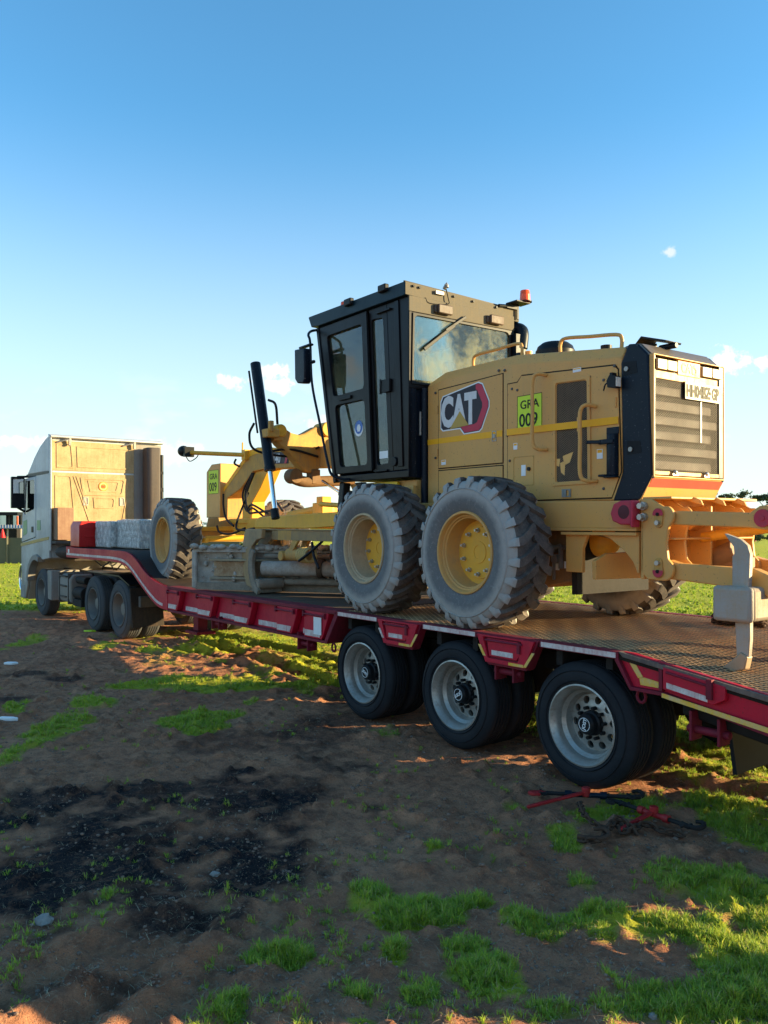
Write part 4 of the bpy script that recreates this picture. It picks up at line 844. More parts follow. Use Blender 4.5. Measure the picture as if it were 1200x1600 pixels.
for x_, z_ in ((-1.215, 3.20), (-1.215, 2.75), (1.075, 3.0), (1.09, 2.6)):
    g = MB(); g.cyl((x_, HY0-.012, z_-.04), (x_, HY0-.012, z_+.04), .008, n=8); part('door_hinge', g, YEL, GR)
# grab rails and top fittings
def rail(pts, r=.017, mat=YEL, name='grab_rail'): g = MB(); g.tube(curve3(pts, 4), r, 8); return part(name, g, mat, GR)
rail([(.31, HY0-.01, 3.335), (.28, HY0-.09, 3.34), (.245, HY0-.115, 3.28), (.245, HY0-.115, 3.0), (.245, HY0-.115, 2.74), (.28, HY0-.09, 2.675), (.32, HY0-.01, 2.67)])
rail([(.87, HY0-.01, 2.99), (.83, HY0-.09, 3.0), (.79, HY0-.115, 2.94), (.79, HY0-.115, 2.7), (.79, HY0-.115, 2.43), (.83, HY0-.09, 2.37), (.88, HY0-.01, 2.365)])
def toprail(xa, xb, y, za, zb, h): return rail([(xa, y, za), (xa, y, za+h*.7), (xa+.06, y, za+h), ((xa+xb)/2, y, (za+zb)/2+h), (xb-.06, y, zb+h), (xb, y, zb+h*.7), (xb, y, zb)], .016)
toprail(-.80, -.12, .84, 3.58, 3.59, .13); toprail(.36, 1.03, .84, 3.53, 3.46, .13); toprail(-.70, -.1, 1.60, 3.58, 3.59, .13)
g = MB(); g.lathe([(.0001, .17), (.12, .165), (.165, .13), (.175, .10), (.185, .09), (.185, 0)], (.06, 1.10, 3.55), 28, axis='z'); part('precleaner_cap', g, BLK, GR, .004)
g = MB(); g.cyl((.62, 1.15, 3.50), (.62, 1.15, 3.60), .05); g.box(.50, .60, 1.0, 1.1, 3.49, 3.55); g.ball((1.05, 1.25, 3.46), .08, .08, .04, 8); part('filler_cap', g, BLK, GR)
# --- rear surround and grille
NV = [(1.20, 3.455), (1.125, 3.31), (1.145, 2.43), (1.045, 2.195), (1.31, 2.195), (1.425, 2.375), (1.385, 3.345), (1.29, 3.440)]
for ya, yb in ((HY0-.012, HY0+.035), (HY1-.035, HY1+.012)):
    g = MB(); g.prism(NV, ya, yb); part('rear_cheek', g, NAVY, GR, .012)
for x_, z_ in ((1.16, 3.26), (1.20, 2.62)):
    g = MB(); g.prism([(x_-.01, z_-.06), (x_+.13, z_-.05), (x_+.115, z_+.045), (x_-.01, z_+.055)], HY0-.0125, HY0-.014); part('cheek_recess', g, plain('recess_black', (.003, .004, .007), .5), GR)
g = MB()
for x_, z_ in ((1.185, 3.255), (1.225, 2.605)): g.cyl((x_, HY0-.012, z_), (x_, HY0-.024, z_), .020, n=10)
part('cheek_bolt', g, STEEL, GR)
g = MB(); g.prism([(1.13, 3.452), (1.20, 3.462), (1.29, 3.447), (1.395, 3.345), (1.375, 3.335), (1.28, 3.42), (1.13, 3.43)], HY0+.036, HY1-.036); part('rear_top_cowl', g, painted('sheen_dark_cowl', (.10, .085, .07), (.20, .15, .09), .5, .3), GR, .006)
g = MB(); g.ring([(HY0+.0, 3.345), (HY1-.0, 3.345), (HY1, 2.375), (HY0, 2.375)], [(HY0+.013, 3.335), (HY1-.013, 3.335), (HY1-.013, 2.387), (HY0+.013, 2.387)], .01, 1.39, 1.432, 'x'); part('grille_frame', g, YEL, GR, .004)
g = MB(); g.box(1.40, 1.427, HY1-.075, HY1-.012, 2.39, 3.335); g.box(1.40, 1.427, HY0+.012, HY0+.03, 2.39, 3.335); part('grille_side_strip', g, NAVY, GR, .004)
g = MB(); g.box(1.34, 1.36, HY0+.036, HY1-.036, 2.38, 3.36); part('grille_back', g, plain('grille_black', (.006, .006, .006), .8), GR)
for k in range(7):
    g = MB(); z = 2.42+k*.118; inset = .06 if k % 2 else .17
    g.prism([(1.362, z+.02), (1.362, z+.088), (1.405, z+.088), (1.412, z+.07), (1.412, z+.02)], HY0+.04, HY1-inset); part('louvre', g, painted('louvre_brown', (.055, .038, .028), (.035, .025, .02), .7, .6), GR, .004)
g = MB(); g.box(1.418, 1.4185, HY0+.025, HY1-.08, 2.42, 3.24); part('rear_mesh', g, MESHR, GR)
g = MB(); g.box(1.42, 1.428, HY0+.02, HY1-.10, 3.155, 3.215); part('mesh_top_strip', g, YEL, GR, .002)
g = MB(); g.box(1.405, 1.425, HY0+.03, HY1-.05, 2.395, 2.425); part('mesh_bottom_strip', g, YEL, GR, .002)
g = MB(); g.box(1.420, 1.424, 1.36, 1.37, 2.68, 3.02); part('dipstick_tube', g, LABELW, GR)
for ya, yb in ((HY0+.025, 1.02), (1.345, HY1-.045)):
    g = MB(); g.box(1.408, 1.42, ya, yb, 3.215, 3.315); part('lamp_recess', g, plain('lamp_recess_black', (.004, .004, .005), .6), GR)
    for q in (0, 1):
        wd = (yb-ya-.03)/2; g = MB(); g.box(1.42, 1.445, ya+.01+q*(wd+.008), ya+.01+q*(wd+.008)+wd, 3.225, 3.308); part('rear_lamp', g, painted('dusty_lamp_lens', (.40, .32, .19), (.3, .23, .12), .6, .3), GR, .006)
g = MB(); g.box(1.40, 1.434, 1.03, 1.335, 3.205, 3.325); rb = part('rear_badge', g, YEL, GR, .005)
text('rear_badge_letters', 'CAT', .105, painted('faded_badge_yellow', (.40, .22, .01), (.5, .3, .1), .6), rb, (1.436, 1.075, 3.235), REARF, .001, .003, sx=.85)
g = MB(); g.ring([(1.235, 3.30), (1.285, 3.27), (1.275, 3.225), (1.225, 3.225)], [(1.235, 3.287), (1.272, 3.265), (1.265, 3.236), (1.23, 3.236)], .008, 1.434, 1.437, 'x'); mkobj('rear_badge_chevron', g.done('rear_badge_chevron', painted('faded_badge_red', (.55, .10, .03), (.5, .3, .1), .6)), rb)
g = MB(); g.box(1.434, 1.440, 1.12, 1.60, 3.02, 3.165); npl = part('number_plate', g, PLATEM, GR, .004)
text('number_plate_text', 'HH04BZ', .132, PLATEI, npl, (1.4415, 1.135, 3.046), REARF, .001, .006, sx=.68)
text('number_plate_text', 'GP', .132, PLATEI, npl, (1.4415, 1.49, 3.046), REARF, .001, .006, sx=.60)
g = MB(); g.cyl((1.44, 1.465, 3.092), (1.4425, 1.465, 3.092), .014, n=12); mkobj('plate_emblem', g.done('plate_emblem', PLATEI), npl)
g = MB(); g.prism([(1.428, 2.385), (1.318, 2.195), (1.29, 2.195), (1.39, 2.385)], HY0-.008, HY1+.008); part('rear_skirt', g, YEL, GR, .003)
g = MB(); g.prism([(1.4190, 2.366), (1.3800, 2.298), (1.3770, 2.2995), (1.4160, 2.3675)], HY0+.005, HY1-.005); part('red_stripe', g, painted('red_reflective', (.75, .07, .05), (.7, .12, .06), .4, .4), GR)
for yy in (.95, 1.38):
    g = MB(); g.box(1.425, 1.445, yy, yy+.07, 2.395, 2.41); g.ball((1.44, yy+.035, 2.42), .02, .02, .02, 6); part('grille_catch', g, BOLT, GR)
g = MB(); g.prism([(1.02, 3.50), (1.10, 3.575), (1.34, 3.50), (1.33, 3.485), (1.10, 3.555)], 1.0, 1.22); g.box(1.12, 1.16, 1.08, 1.14, 3.42, 3.52); g.cyl((1.20, 1.12, 3.47), (1.36, 1.12, 3.47), .025, n=12); part('rear_camera', g, BLK, GR, .004)
# work lamp, extinguisher bracket
g = MB(); g.prism([(1.06, 3.115), (1.14, 3.10), (1.14, 3.20), (1.08, 3.215), (1.05, 3.17)], .62, .69); g.box(1.05, 1.08, .66, .72, 3.20, 3.24); g.tube(curve3([(1.05, .66, 3.16), (1.01, .66, 3.15), (.99, .66, 3.10)], 4), .007, 6); wl_ = part('side_work_lamp', g, BLK, GR, .01)
g = MB(); g.box(1.14, 1.147, .627, .683, 3.115, 3.19); mkobj('lamp_lens', g.done('lamp_lens', LENS), wl_)
g = MB(); g.prism([(1.0, .712), (1.0, .69), (1.02, .66), (1.06, .648), (1.095, .66), (1.105, .69), (1.105, .712)], 2.40, 2.74, 'z'); g.box(.99, 1.11, .655, .712, 2.385, 2.40); g.box(.93, 1.0, .66, .70, 2.395, 2.415); g.box(.985, 1.11, .70, .712, 2.74, 2.80)
g.box(.95, 1.10, .64, .66, 2.66, 2.70); g.bar((.98, .645, 2.68), (.83, .64, 2.69), .02, .03); part('extinguisher_bracket', g, NAVY, GR, .006)
# red tow hook block
g = MB(); g.prism([(1.17, 2.09), (1.20, 2.165), (1.27, 2.19), (1.37, 2.19), (1.37, 2.00), (1.27, 2.0), (1.19, 2.03)], .52, .595); g.prism([(1.375, 2.19), (1.395, 2.19), (1.395, 1.98), (1.375, 1.98)], .50, .60)
part('tow_hook', g, PINK, GR, .01)
g = MB(); g.lathe([(.0001, -.003), (.035, -.003), (.055, .0)], (1.30, .52, 2.10), 20); part('tow_hook_eye', g, plain('dark_red_hole', (.08, .01, .015), .7), GR)
# --- ripper linkage at the rear
def hitch(ya, yb, near, full=True):
    cheek = [(1.40, 2.195), (1.49, 2.20), (1.60, 2.14)]+arc(1.605, 2.065, .085, 60, -30, 5)+[(1.645, 1.98), (1.625, 1.86), (1.64, 1.74)]+arc(1.605, 1.66, .085, 30, -90, 6)+[(1.46, 1.58), (1.40, 1.64)]
    g = MB(); g.prism(cheek, ya, yb); part('ripper_bracket', g, YEL, GR, .008)
    if not full: return
    s = -1 if near else 1; yf = ya if near else yb
    for zz, up in ((2.06, 1), (1.665, -1)):
        st_ = arc(1.565, zz+.03, .042, 0, 180, 8)+arc(1.565, zz-.05, .034, 180, 360, 8); st_ = st_ if up > 0 else [(x, 2*zz-z) for x, z in st_]
        hf_ = arc(1.565, zz+.02, .046, -12, 192, 10); hf_ = hf_ if up > 0 else [(x, 2*zz-z) for x, z in hf_]
        g = MB(); g.prism(st_, yf, yf+s*.012); part('pin_plate', g, YELD, GR, .003)
        g = MB(); g.prism(hf_, yf+s*.0125, yf+s*.018); part('pin_plate_marking', g, PINK, GR, .002)
        g = MB(); g.cyl((1.565, yf, zz-.045*up), (1.565, yf+s*.035, zz-.045*up), .020, n=6); part('pin_plate_bolt', g, BOLT, GR)
        g = MB(); g.cyl((1.565, yf+s*.012, zz+.02*up), (1.565, yf+s*.024, zz+.02*up), .014, n=12); part('pin_centre', g, DARK, GR)
    for zz in (2.145, 2.06):
        g = MB(); g.cyl((1.435, yf, zz), (1.435, yf+s*.03, zz), .034, n=8); g.cyl((1.435, yf+s*.03, zz), (1.435, yf+s*.07, zz), .024, n=6); part('ripper_bolt', g, BOLT, GR)
    a, b = ((ya+.02, yb-.01))
    g = MB(); g.prism([(1.60, 2.115), (1.66, 2.105), (2.27, 2.085)]+arc(2.37, 2.05, .085, 110, -110, 8)+[(2.27, 1.98), (1.66, 2.0), (1.60, 2.0)], yb+.005, yb+.055); part('upper_link', g, YEL, GR, .008)
    g = MB(); g.cyl((2.37, yb+.055 if not near else yb+.005, 2.045), (2.37, (yb+.075) if not near else (yb-.012), 2.045), .062, n=20); g.cyl((2.37, yb-.018, 2.045), (2.37, yb, 2.045), .02, n=8); part('link_pin_face', g, PINK, GR, .003)
    g = MB(); g.prism([(1.60, 1.735), (1.70, 1.71), (2.3, 1.695), (2.42, 1.65), (2.42, 1.50), (2.3, 1.545), (1.70, 1.585), (1.60, 1.59)], yb+.005, yb+.10); part('lower_link', g, YEL, GR, .01)
hitch(.60, .635, True); hitch(.84, .865, False, False); hitch(1.56, 1.585, True, False); hitch(1.78, 1.815, False)
g = MB(); g.box(1.40, 1.43, .60, 1.82, 1.58, 2.20); g.box(1.43, 1.64, .68, 1.78, 1.885, 1.90); g.box(1.42, 1.62, 1.195, 1.22, 1.60, 2.15); g.box(1.40, 1.66, .62, 1.80, 2.195, 2.215); part('ripper_frame', g, YEL, GR, .006)
for k in range(3):
    g = MB(); g.prism([(1.66, 2.215), (1.72, 2.19), (1.74, 2.15), (1.60, 2.19)], .90+k*.30, .92+k*.30); part('ripper_gusset', g, YEL, GR, .003)
g = MB(); g.prism([(1.46, 2.0), (1.60, 2.10), (2.24, 2.05), (2.40, 1.95), (2.38, 1.90), (2.22, 1.98), (1.62, 2.03), (1.50, 1.95)], 1.08, 1.34); part('lift_cylinder_guard', g, YEL, GR, .01)
g = MB(); g.cyl((1.55, 1.2, 1.90), (2.25, 1.2, 2.0), .04, n=16); part('ripper_cylinder', g, YELB, GR); g = MB(); g.cyl((1.52, 1.35, 1.70), (1.75, 1.35, 1.80), .09, n=16); g.box(1.45, 1.75, 1.30, 1.62, 1.60, 1.74); part('ripper_hose_block', g, painted('brown_cover', (.28, .15, .07), (.2, .12, .07), .6), GR, .01)
BARE = painted('bare_ripper_steel', (.34, .33, .31), (.40, .28, .16), .7, .55, .15, scale=6, bump=.7)
g = MB(); g.box(2.10, 2.38, .50, 1.92, 1.34, 1.575); part('ripper_beam', g, painted('dusty_ripper_beam', (.42, .37, .30), (.30, .19, .10), .7, .7, scale=5), GR, .03)
g = MB(); g.box(2.095, 2.385, .46, .515, 1.335, 1.58); part('ripper_beam_end', g, BARE, GR, .03)
for ys in (.54, 1.17, 1.80):
    g = MB(); g.prism([(2.20, 1.56), (2.32, 1.56), (2.33, 1.80), (2.31, 1.86), (2.26, 1.90), (2.14, 1.94), (2.16, 1.91), (2.21, 1.85), (2.215, 1.80), (2.20, 1.78)], ys, ys+.045); part('ripper_shank', g, BARE, GR, .006)
    g = MB(); g.prism([(2.22, 1.35), (2.33, 1.35), (2.33, 1.22), (2.32, 1.10), (2.26, 1.02), (2.235, 1.05), (2.23, 1.14)], ys, ys+.045); part('ripper_shank_foot', g, BARE, GR, .006)
    g = MB(); g.prism([(2.27, 1.13), (2.32, 1.10), (2.30, 1.01), (2.12, .955), (2.08, .965), (2.20, 1.06)], ys-.015, ys+.06); part('ripper_tooth', g, painted('tooth_steel', (.36, .26, .17), (.3, .2, .12), .7, .5, .2), GR, .01)
# --- cab
CA, CB = .50, 2.03
def cabside(ya, yb, sg):
    yg = (ya+yb)/2
    g = MB(); o = (ya-.012*sg, yb)
    g.ring([(-3.235, 4.41), (-2.20, 4.41), (-2.145, 3.48), (-3.035, 3.48)], [(-3.05, 4.28), (-2.30, 4.28), (-2.255, 3.545), (-2.90, 3.53)], .06, *o)
    g.ring([(-3.035, 3.48), (-2.145, 3.48), (-2.09, 2.60), (-2.84, 2.60)], [(-2.865, 3.42), (-2.25, 3.42), (-2.185, 2.675), (-2.755, 2.68)], .07, *o); dr = part('cab_door', g, CABP, GR, .006)
    g = MB(); g.box(-3.06, -2.29, yg-.003, yg+.003, 3.52, 4.29); part('door_glass', g, GLASS, GR)
    g = MB(); g.box(-2.88, -2.17, yg-.003, yg+.003, 2.66, 3.43); part('door_glass', g, GLASS, GR)
    g = MB(); g.ring([(-2.17, 4.41), (-1.83, 4.41), (-1.70, 2.58), (-2.06, 2.58)], [(-2.125, 4.29), (-1.90, 4.27), (-1.79, 2.67), (-2.01, 2.66)], .05, ya, yb); part('quarter_window_frame', g, CABP, GR, .006)
    g = MB(); g.box(-2.14, -1.78, yg-.003, yg+.003, 2.65, 4.30); part('quarter_glass', g, GLASS, GR)
    g = MB(); g.prism([(-1.83, 4.41), (-1.43, 4.41), (-1.43, 2.58), (-1.70, 2.58)], ya, yb); g.box(-2.86, -1.43, ya, yb, 2.50, 2.578); part('cab_side_panel', g, CABP, GR, .008)
    g = MB(); g.bar((-3.255, ya, 4.42), (-2.855, ya, 2.50), .06, .05, (0, 1, 0)); part('cab_front_pillar', g, CABP, GR, .01)
    g = MB(); g.prism([(-1.68, 4.40), (-1.60, 4.40), (-1.52, 2.62), (-1.60, 2.62)], ya-sg*.001, ya-sg*.014); part('pillar_rib', g, CABP, GR, .005)
    g = MB(); g.bar((-2.185, ya-sg*.022, 4.38), (-2.075, ya-sg*.022, 2.62), .028, .03, (0, 1, 0)); part('door_seal', g, BLK, GR, .003)
    g = MB(); g.box(-1.88, -1.74, ya-sg*.03, ya, 3.44, 3.58); g.cyl((-1.90, ya-sg*.03, 3.43), (-1.90, ya-sg*.03, 3.59), .014, n=8); part('hinge', g, BLK, GR, .004)
    g = MB(); g.box(-2.74, -2.50, ya-sg*.035, ya-sg*.012, 3.46, 3.50); part('door_handle', g, BLK, GR, .004)
    g = MB(); g.box(-2.05, -1.80, ya-sg*.02, ya, 2.585, 2.605); part('cab_latch', g, BLK, GR, .004); g = MB(); g.cyl((-1.68, ya-sg*.02, 2.68), (-1.68, ya, 2.68), .05, n=16); part('cab_vent', g, BLK, GR, .004); g = MB(); g.box(-2.0, -1.74, ya-sg*.03, ya, 4.325, 4.345); part('door_stay', g, BLK, GR, .003)
cabside(CA, CA+.05, 1); cabside(CB, CB-.05, -1)
g = MB(); g.cyl((-2.40, CA+.019, 3.10), (-2.40, CA+.020, 3.10), .085, n=28); st = part('ear_protection_sticker', g, LABELW, GR)
g = MB(); g.lathe([(.0001, 0), (.078, 0)], (-2.40, CA+.018, 3.12), 28); mkobj('sticker_disc', g.done('sticker_disc', BLUEST), st)
g = MB(); g.prism([(-2.425, 3.07), (-2.375, 3.07), (-2.37, 3.12), (-2.38, 3.15), (-2.42, 3.15), (-2.43, 3.12)], CA+.0175, CA+.0165); g.box(-2.437, -2.425, CA+.0165, CA+.0175, 3.09, 3.13); g.box(-2.375, -2.363, CA+.0165, CA+.0175, 3.09, 3.13); mkobj('sticker_figure', g.done('sticker_figure', LABELW), st)
g = MB(); g.box(-1.99, -1.83, CA+.019, CA+.021, 2.73, 2.81); part('white_sticker', g, LABELW, GR)
g = MB(); g.box(-3.30, -1.45, CA+.02, CB-.02, 4.40, 4.45); part('cab_ceiling', g, CABP, GR)
g = MB(); g.prism([(-3.43, 4.575), (-3.36, 4.445), (-3.2, 4.43), (-1.47, 4.41), (-1.44, 4.415), (-1.44, 4.555), (-3.42, 4.585)], .455, 2.12)
g.v = [(x, y, z-.034*(y-.455)) for x, y, z in g.v]
rf = part('cab_roof', g, painted('roof_teal_black_paint', (.004, .018, .028), (.010, .026, .036), .4, .35), GR, .01)
g = MB(); g.box(-1.44, -1.434, .458, 2.117, 4.418, 4.552); g.v = [(x, y, z-.034*(y-.455)) for x, y, z in g.v]; part('roof_rear_fascia', g, CABD, GR, .002)
g = MB(); g.box(-1.46, -1.44, .45, 2.12, 4.552, 4.562); g.v = [(x, y, z-.034*(y-.455)) for x, y, z in g.v]; part('roof_edge', g, BLK, GR)
for yy in (.56, .64, .93, 1.12, 1.40, 1.75):
    g = MB(); g.cyl((-1.44, yy, 4.52-.034*(yy-.455)), (-1.415, yy, 4.52-.034*(yy-.455)), .014, n=8); part('roof_bolt', g, BLK, GR)
g = MB(); g.ring([(CA, 4.245), (CB, 4.245), (CB, 3.44), (CA, 3.44)], [(CA+.06, 4.22), (CB-.08, 4.22), (CB-.08, 3.50), (CA+.045, 3.50)], .06, -1.45, -1.426, 'x'); part('rear_window_frame', g, CABP, GR, .004)
g = MB(); g.box(-1.45, -1.425, CA, CB, 4.248, 4.412); part('rear_header', g, CABD, GR, .004)
g = MB(); g.ring([(CA+.045, 4.235), (CB-.065, 4.235), (CB-.065, 3.485), (CA+.03, 3.485)], [(CA+.068, 4.212), (CB-.088, 4.212), (CB-.088, 3.508), (CA+.053, 3.508)], .06, -1.428, -1.414, 'x'); part('window_seal', g, BLK, GR, .002)
g = MB(); g.box(-1.437, -1.431, CA+.04, CB-.07, 3.49, 4.23); part('rear_glass', g, GLASSR, GR)
g = MB(); g.box(-1.50, -1.46, CA+.01, CB-.01, 2.50, 3.44); g.box(-1.46, -1.43, CA+.002, CA+.10, 2.5, 3.44); part('cab_rear_lower', g, NAVY, GR, .006)
g = MB(); g.ring([(CA+.05, 4.40), (CB-.05, 4.40), (CB-.05, 2.52), (CA+.05, 2.52)], [(CA+.10, 4.33), (CB-.10, 4.33), (CB-.10, 3.0), (CA+.10, 3.0)], .05, 0, .04, 'x')
wsf = g.done('windscreen_frame', CABP); sl = math.atan2(.40, 1.92)
for v_ in wsf.vertices: v_.co.x += -3.235+(4.42-v_.co.z)*.40/1.92
mkobj('windscreen_frame', wsf, GR, bevel=.005)
g = MB(); g.prism([(-3.20, 4.34), (-3.194, 4.34), (-2.914, 2.99), (-2.92, 2.99)], CA+.09, CB-.09); part('windscreen', g, GLASS, GR)
# interior
TRIM = painted('olive_brown_cab_trim', (.075, .065, .04), (.12, .10, .06), .7, .8)
g = MB(); g.ring([(-3.0, 4.40), (-1.50, 4.40), (-1.50, 2.6), (-2.8, 2.6)], [(-2.96, 4.22), (-1.80, 4.22), (-1.80, 3.00), (-2.78, 3.00)], .06, CB-.10, CB-.07); part('far_side_trim', g, TRIM, GR, .006)
g = MB(); g.box(-1.60, -1.50, CA+.12, CA+.16, 2.6, 4.38); g.box(-1.9, -1.6, CB-.35, CB-.12, 2.6, 3.55); part('rear_inner_pillar', g, TRIM, GR, .01)
g = MB(); g.box(-2.85, -1.5, CA+.05, CB-.05, 2.52, 2.58); part('cab_floor', g, BLK, GR)
g = MB(); g.box(-2.25, -1.75, 1.0, 1.5, 2.85, 2.98); g.prism([(-1.80, 2.95), (-1.66, 2.95), (-1.58, 3.62), (-1.68, 3.64)], 1.0, 1.5); g.prism([(-1.67, 3.64), (-1.58, 3.64), (-1.56, 3.82), (-1.64, 3.82)], 1.13, 1.37); g.box(-2.15, -1.85, 1.1, 1.4, 2.58, 2.85); part('operator_seat', g, SEATM, GR, .03)
g = MB(); g.bar((-2.75, 1.25, 2.58), (-2.50, 1.25, 3.22), .16, .12, (0, 1, 0)); g.tube([(-2.47+.05*math.sin(t*.5236), 1.25+.17*math.cos(t*.5236), 3.26+.12*math.sin(t*.5236)) for t in range(12)], .015, 6, closed=True); g.box(-2.55, -2.40, .92, 1.08, 2.9, 3.15); g.box(-2.55, -2.40, 1.42, 1.58, 2.9, 3.15); part('control_console', g, BLK, GR, .01)
g = MB(); g.cyl((-3.0, .85, 4.20), (-2.95, .85, 4.05), .10, n=16); g.box(-2.1, -1.8, .7, .9, 3.5, 3.8); g.box(-2.9, -2.7, 1.55, 1.75, 2.6, 3.2); part('cab_fan', g, painted('grey_interior', (.08, .08, .08), (.05, .05, .05), .5), GR, .02)
g = MB(); g.tube(curve3([(-1.55, .64, 4.10), (-1.54, .64, 3.8), (-1.56, .66, 3.5), (-1.55, .66, 3.2)], 4), .025, 8); part('seat_belt_strap', g, painted('striped_strap', (.55, .16, .06), (.35, .45, .48), .9, .8, scale=3), GR)
# rear lamps, wiper, beacon, antenna on cab
for yy in (.86, 1.62):
    g = MB(); g.box(-1.41, -1.37, yy, yy+.20, 4.27, 4.37); g.box(-1.43, -1.40, yy-.03, yy+.06, 4.275, 4.36); part('cab_work_lamp', g, painted('dusty_lamp', (.06, .045, .035), (.16, .10, .07), .7, .4), GR, .012)
g = MB(); g.bar((-1.405, 1.27, 4.29), (-1.40, .98, 4.10), .03, .02, (1, 0, 0)); g.bar((-1.40, 1.10, 4.17), (-1.40, .68, 3.86), .035, .018, (1, 0, 0)); part('wiper', g, BLK, GR, .003)
def beacon(x, y, z, r, h, tilt=0):
    g = MB(); g.lathe([(r*1.35, -.012), (r*1.35, 0), (r, .004)], (x, y, z), 20, axis='z'); bb = part('beacon_base', g, BLK, GR)
    g = MB(); g.lathe([(r, .004), (r*1.0, h*.35), (r*.97, h*.36), (r*.97, h*.62), (r*.95, h*.63), (r*.88, h*.97), (r*.8, h), (.0001, h)], (x, y, z), 20, axis='z'); mkobj('beacon_lens', g.done('beacon_lens', ORANGE), bb)
beacon(-1.32, 2.10, 4.575, .060, .125)
g = MB(); g.box(-1.44, -1.28, 1.93, 2.15, 4.545, 4.562); g.box(-1.43, -1.405, 1.90, 2.08, 4.49, 4.55); g.cyl((-1.42, 1.78, 4.50), (-1.42, 1.96, 4.52), .02, n=8); g.box(-1.42, -1.405, 2.06, 2.09, 4.38, 4.55); part('beacon_bracket', g, BLK, GR, .003)
beacon(-3.10, .78, 4.60, .055, .15)
g = MB(); g.cyl((-1.44, .99, 4.56), (-1.40, .99, 4.60), .02, n=10); g.lathe([(.025, 0), (.02, .03), (.0001, .06)], (-1.41, 1.0, 4.57), 12, axis='z'); g.box(-1.435, -1.405, .85, .96, 4.48, 4.515); part('gps_antenna', g, STEEL, GR)
g = MB(); g.tube(curve3([(-1.42, 1.0, 4.56), (-1.405, 1.02, 4.45), (-1.41, 1.03, 4.40), (-1.42, .92, 4.375), (-1.425, .76, 4.37), (-1.43, .72, 4.42)], 5), .006, 6); part('antenna_cable', g, HOSE, GR)
for x_ in (-1.82, -2.50):
    g = MB(); g.box(x_-.06, x_+.08, .41, .47, 4.52, 4.60); part('roof_lamp', g, BLK, GR, .012)
# mirror on its tube
g = MB(); g.tube(curve3([(-3.26, .50, 4.40), (-3.30, .42, 4.38), (-3.20, .32, 4.30), (-3.12, .30, 4.18), (-3.08, .30, 3.70), (-2.90, .30, 3.20), (-2.72, .30, 2.72), (-2.66, .32, 2.58), (-2.60, .42, 2.53), (-2.58, .50, 2.53)], 5), .016, 8); part('mirror_tube', g, NAVY, GR)
g = MB(); g.box(-3.36, -3.08, .27, .33, 4.15, 4.18); g.box(-3.12, -3.02, .28, .32, 3.93, 3.97); g.prism([(-3.37, 4.14), (-3.13, 4.12), (-3.12, 3.75), (-3.15, 3.70), (-3.30, 3.72), (-3.36, 3.78)], .22, .32); mh = part('mirror_housing', g, NAVY, GR, .02)
# far side intake tube
g = MB(); g.tube(curve3([(-1.55, 2.10, 4.30), (-1.45, 2.14, 4.28), (-1.40, 2.14, 4.22), (-1.40, 2.12, 4.05)], 4), .075, 14); g.prism([(-1.50, 2.0), (-1.36, 2.0), (-1.36, 2.16), (-1.50, 2.16)], 3.55, 4.2, 'z'); part('intake_elbow', g, NAVY, GR, .01)
g = MB(); g.cyl((-1.30, 2.14, 3.5), (-1.30, 2.14, 4.0), .04, n=12); part('far_exhaust_tube', g, YEL, GR)
# between cab and hood, under cab
g = MB(); g.cyl((-1.42, .70, 2.0), (-1.42, .70, 3.45), .035, n=12); g.box(-1.47, -1.405, .76, 1.6, 2.1, 3.4); part('heat_shield', g, NAVY, GR)
g = MB(); g.cyl((-1.44, .66, 2.95), (-1.44, .66, 3.20), .014, n=8); part('gas_strut', g, STEEL, GR)
g = MB(); g.prism([(-2.75, 2.48), (-1.46, 2.48), (-1.46, 2.1), (-1.9, 2.1), (-2.6, 2.3)], .62, 1.9); part('cab_platform', g, YEL, GR, .01)
g = MB(); g.box(-2.38, -1.72, .56, .60, 2.40, 2.47); part('yellow_step_bar', g, painted('fresh_yellow', (.80, .50, .01), (.6, .36, .03), .4, .4), GR, .006)
g = MB(); g.prism([(-2.55, 2.49), (-2.38, 2.49), (-2.38, 2.40)], .54, .62); g.bar((-2.78, .58, 2.50), (-2.84, .55, 1.85), .10, .10, (0, 1, 0)); g.bar((-2.80, .56, 2.20), (-2.45, .60, 2.24), .06, .08, (0, 1, 0)); part('cab_mount', g, BLK, GR, .01)
g = MB(); g.box(-1.75, -1.46, .58, .66, 2.32, 2.42); g.box(-1.62, -1.50, .57, .66, 2.05, 2.4); part('fender_bracket', g, YEL, GR, .006)
# --- front frame
beam = [(-2.7, 3.02), (-4.9, 3.09), (-5.6, 3.165), (-6.0, 3.195), (-6.28, 3.17), (-6.51, 3.04), (-7.34, 2.56), (-7.46, 2.40), (-7.48, 1.95), (-7.1, 1.95), (-7.08, 2.44), (-6.60, 2.57), (-6.14, 2.83), (-5.71, 2.85), (-2.7, 2.72)]
g = MB(); g.prism(beam, 1.05, 1.37); part('front_frame_beam', g, YELD, GR, .012)
g = MB(); g.prism([(-5.72, 2.852), (-6.14, 2.832), (-6.60, 2.572), (-6.62, 2.10), (-6.28, 2.10), (-6.26, 2.36), (-5.98, 2.58)], 1.10, 1.32); part('frame_web', g, YELB, GR, .006)
g = MB(); g.prism([(-4.95, 3.075), (-5.6, 3.15), (-6.0, 3.18), (-6.26, 3.155), (-6.49, 3.03), (-7.3, 2.56), (-7.2, 2.55), (-6.48, 2.955), (-6.24, 3.07), (-6.0, 3.10), (-5.6, 3.07), (-4.95, 3.0)], 1.047, 1.044); part('yellow_line', g, STRIPE, GR)
decal('model_plate', [(-5.50, 3.085), (-5.0, 3.06), (-5.0, 2.885), (-5.50, 2.91)], 1.045, PLT)
text('model_number', '140', .19, CW, GR, (-5.47, 1.040, 2.915), SIDE, .001, .006, sx=.82)
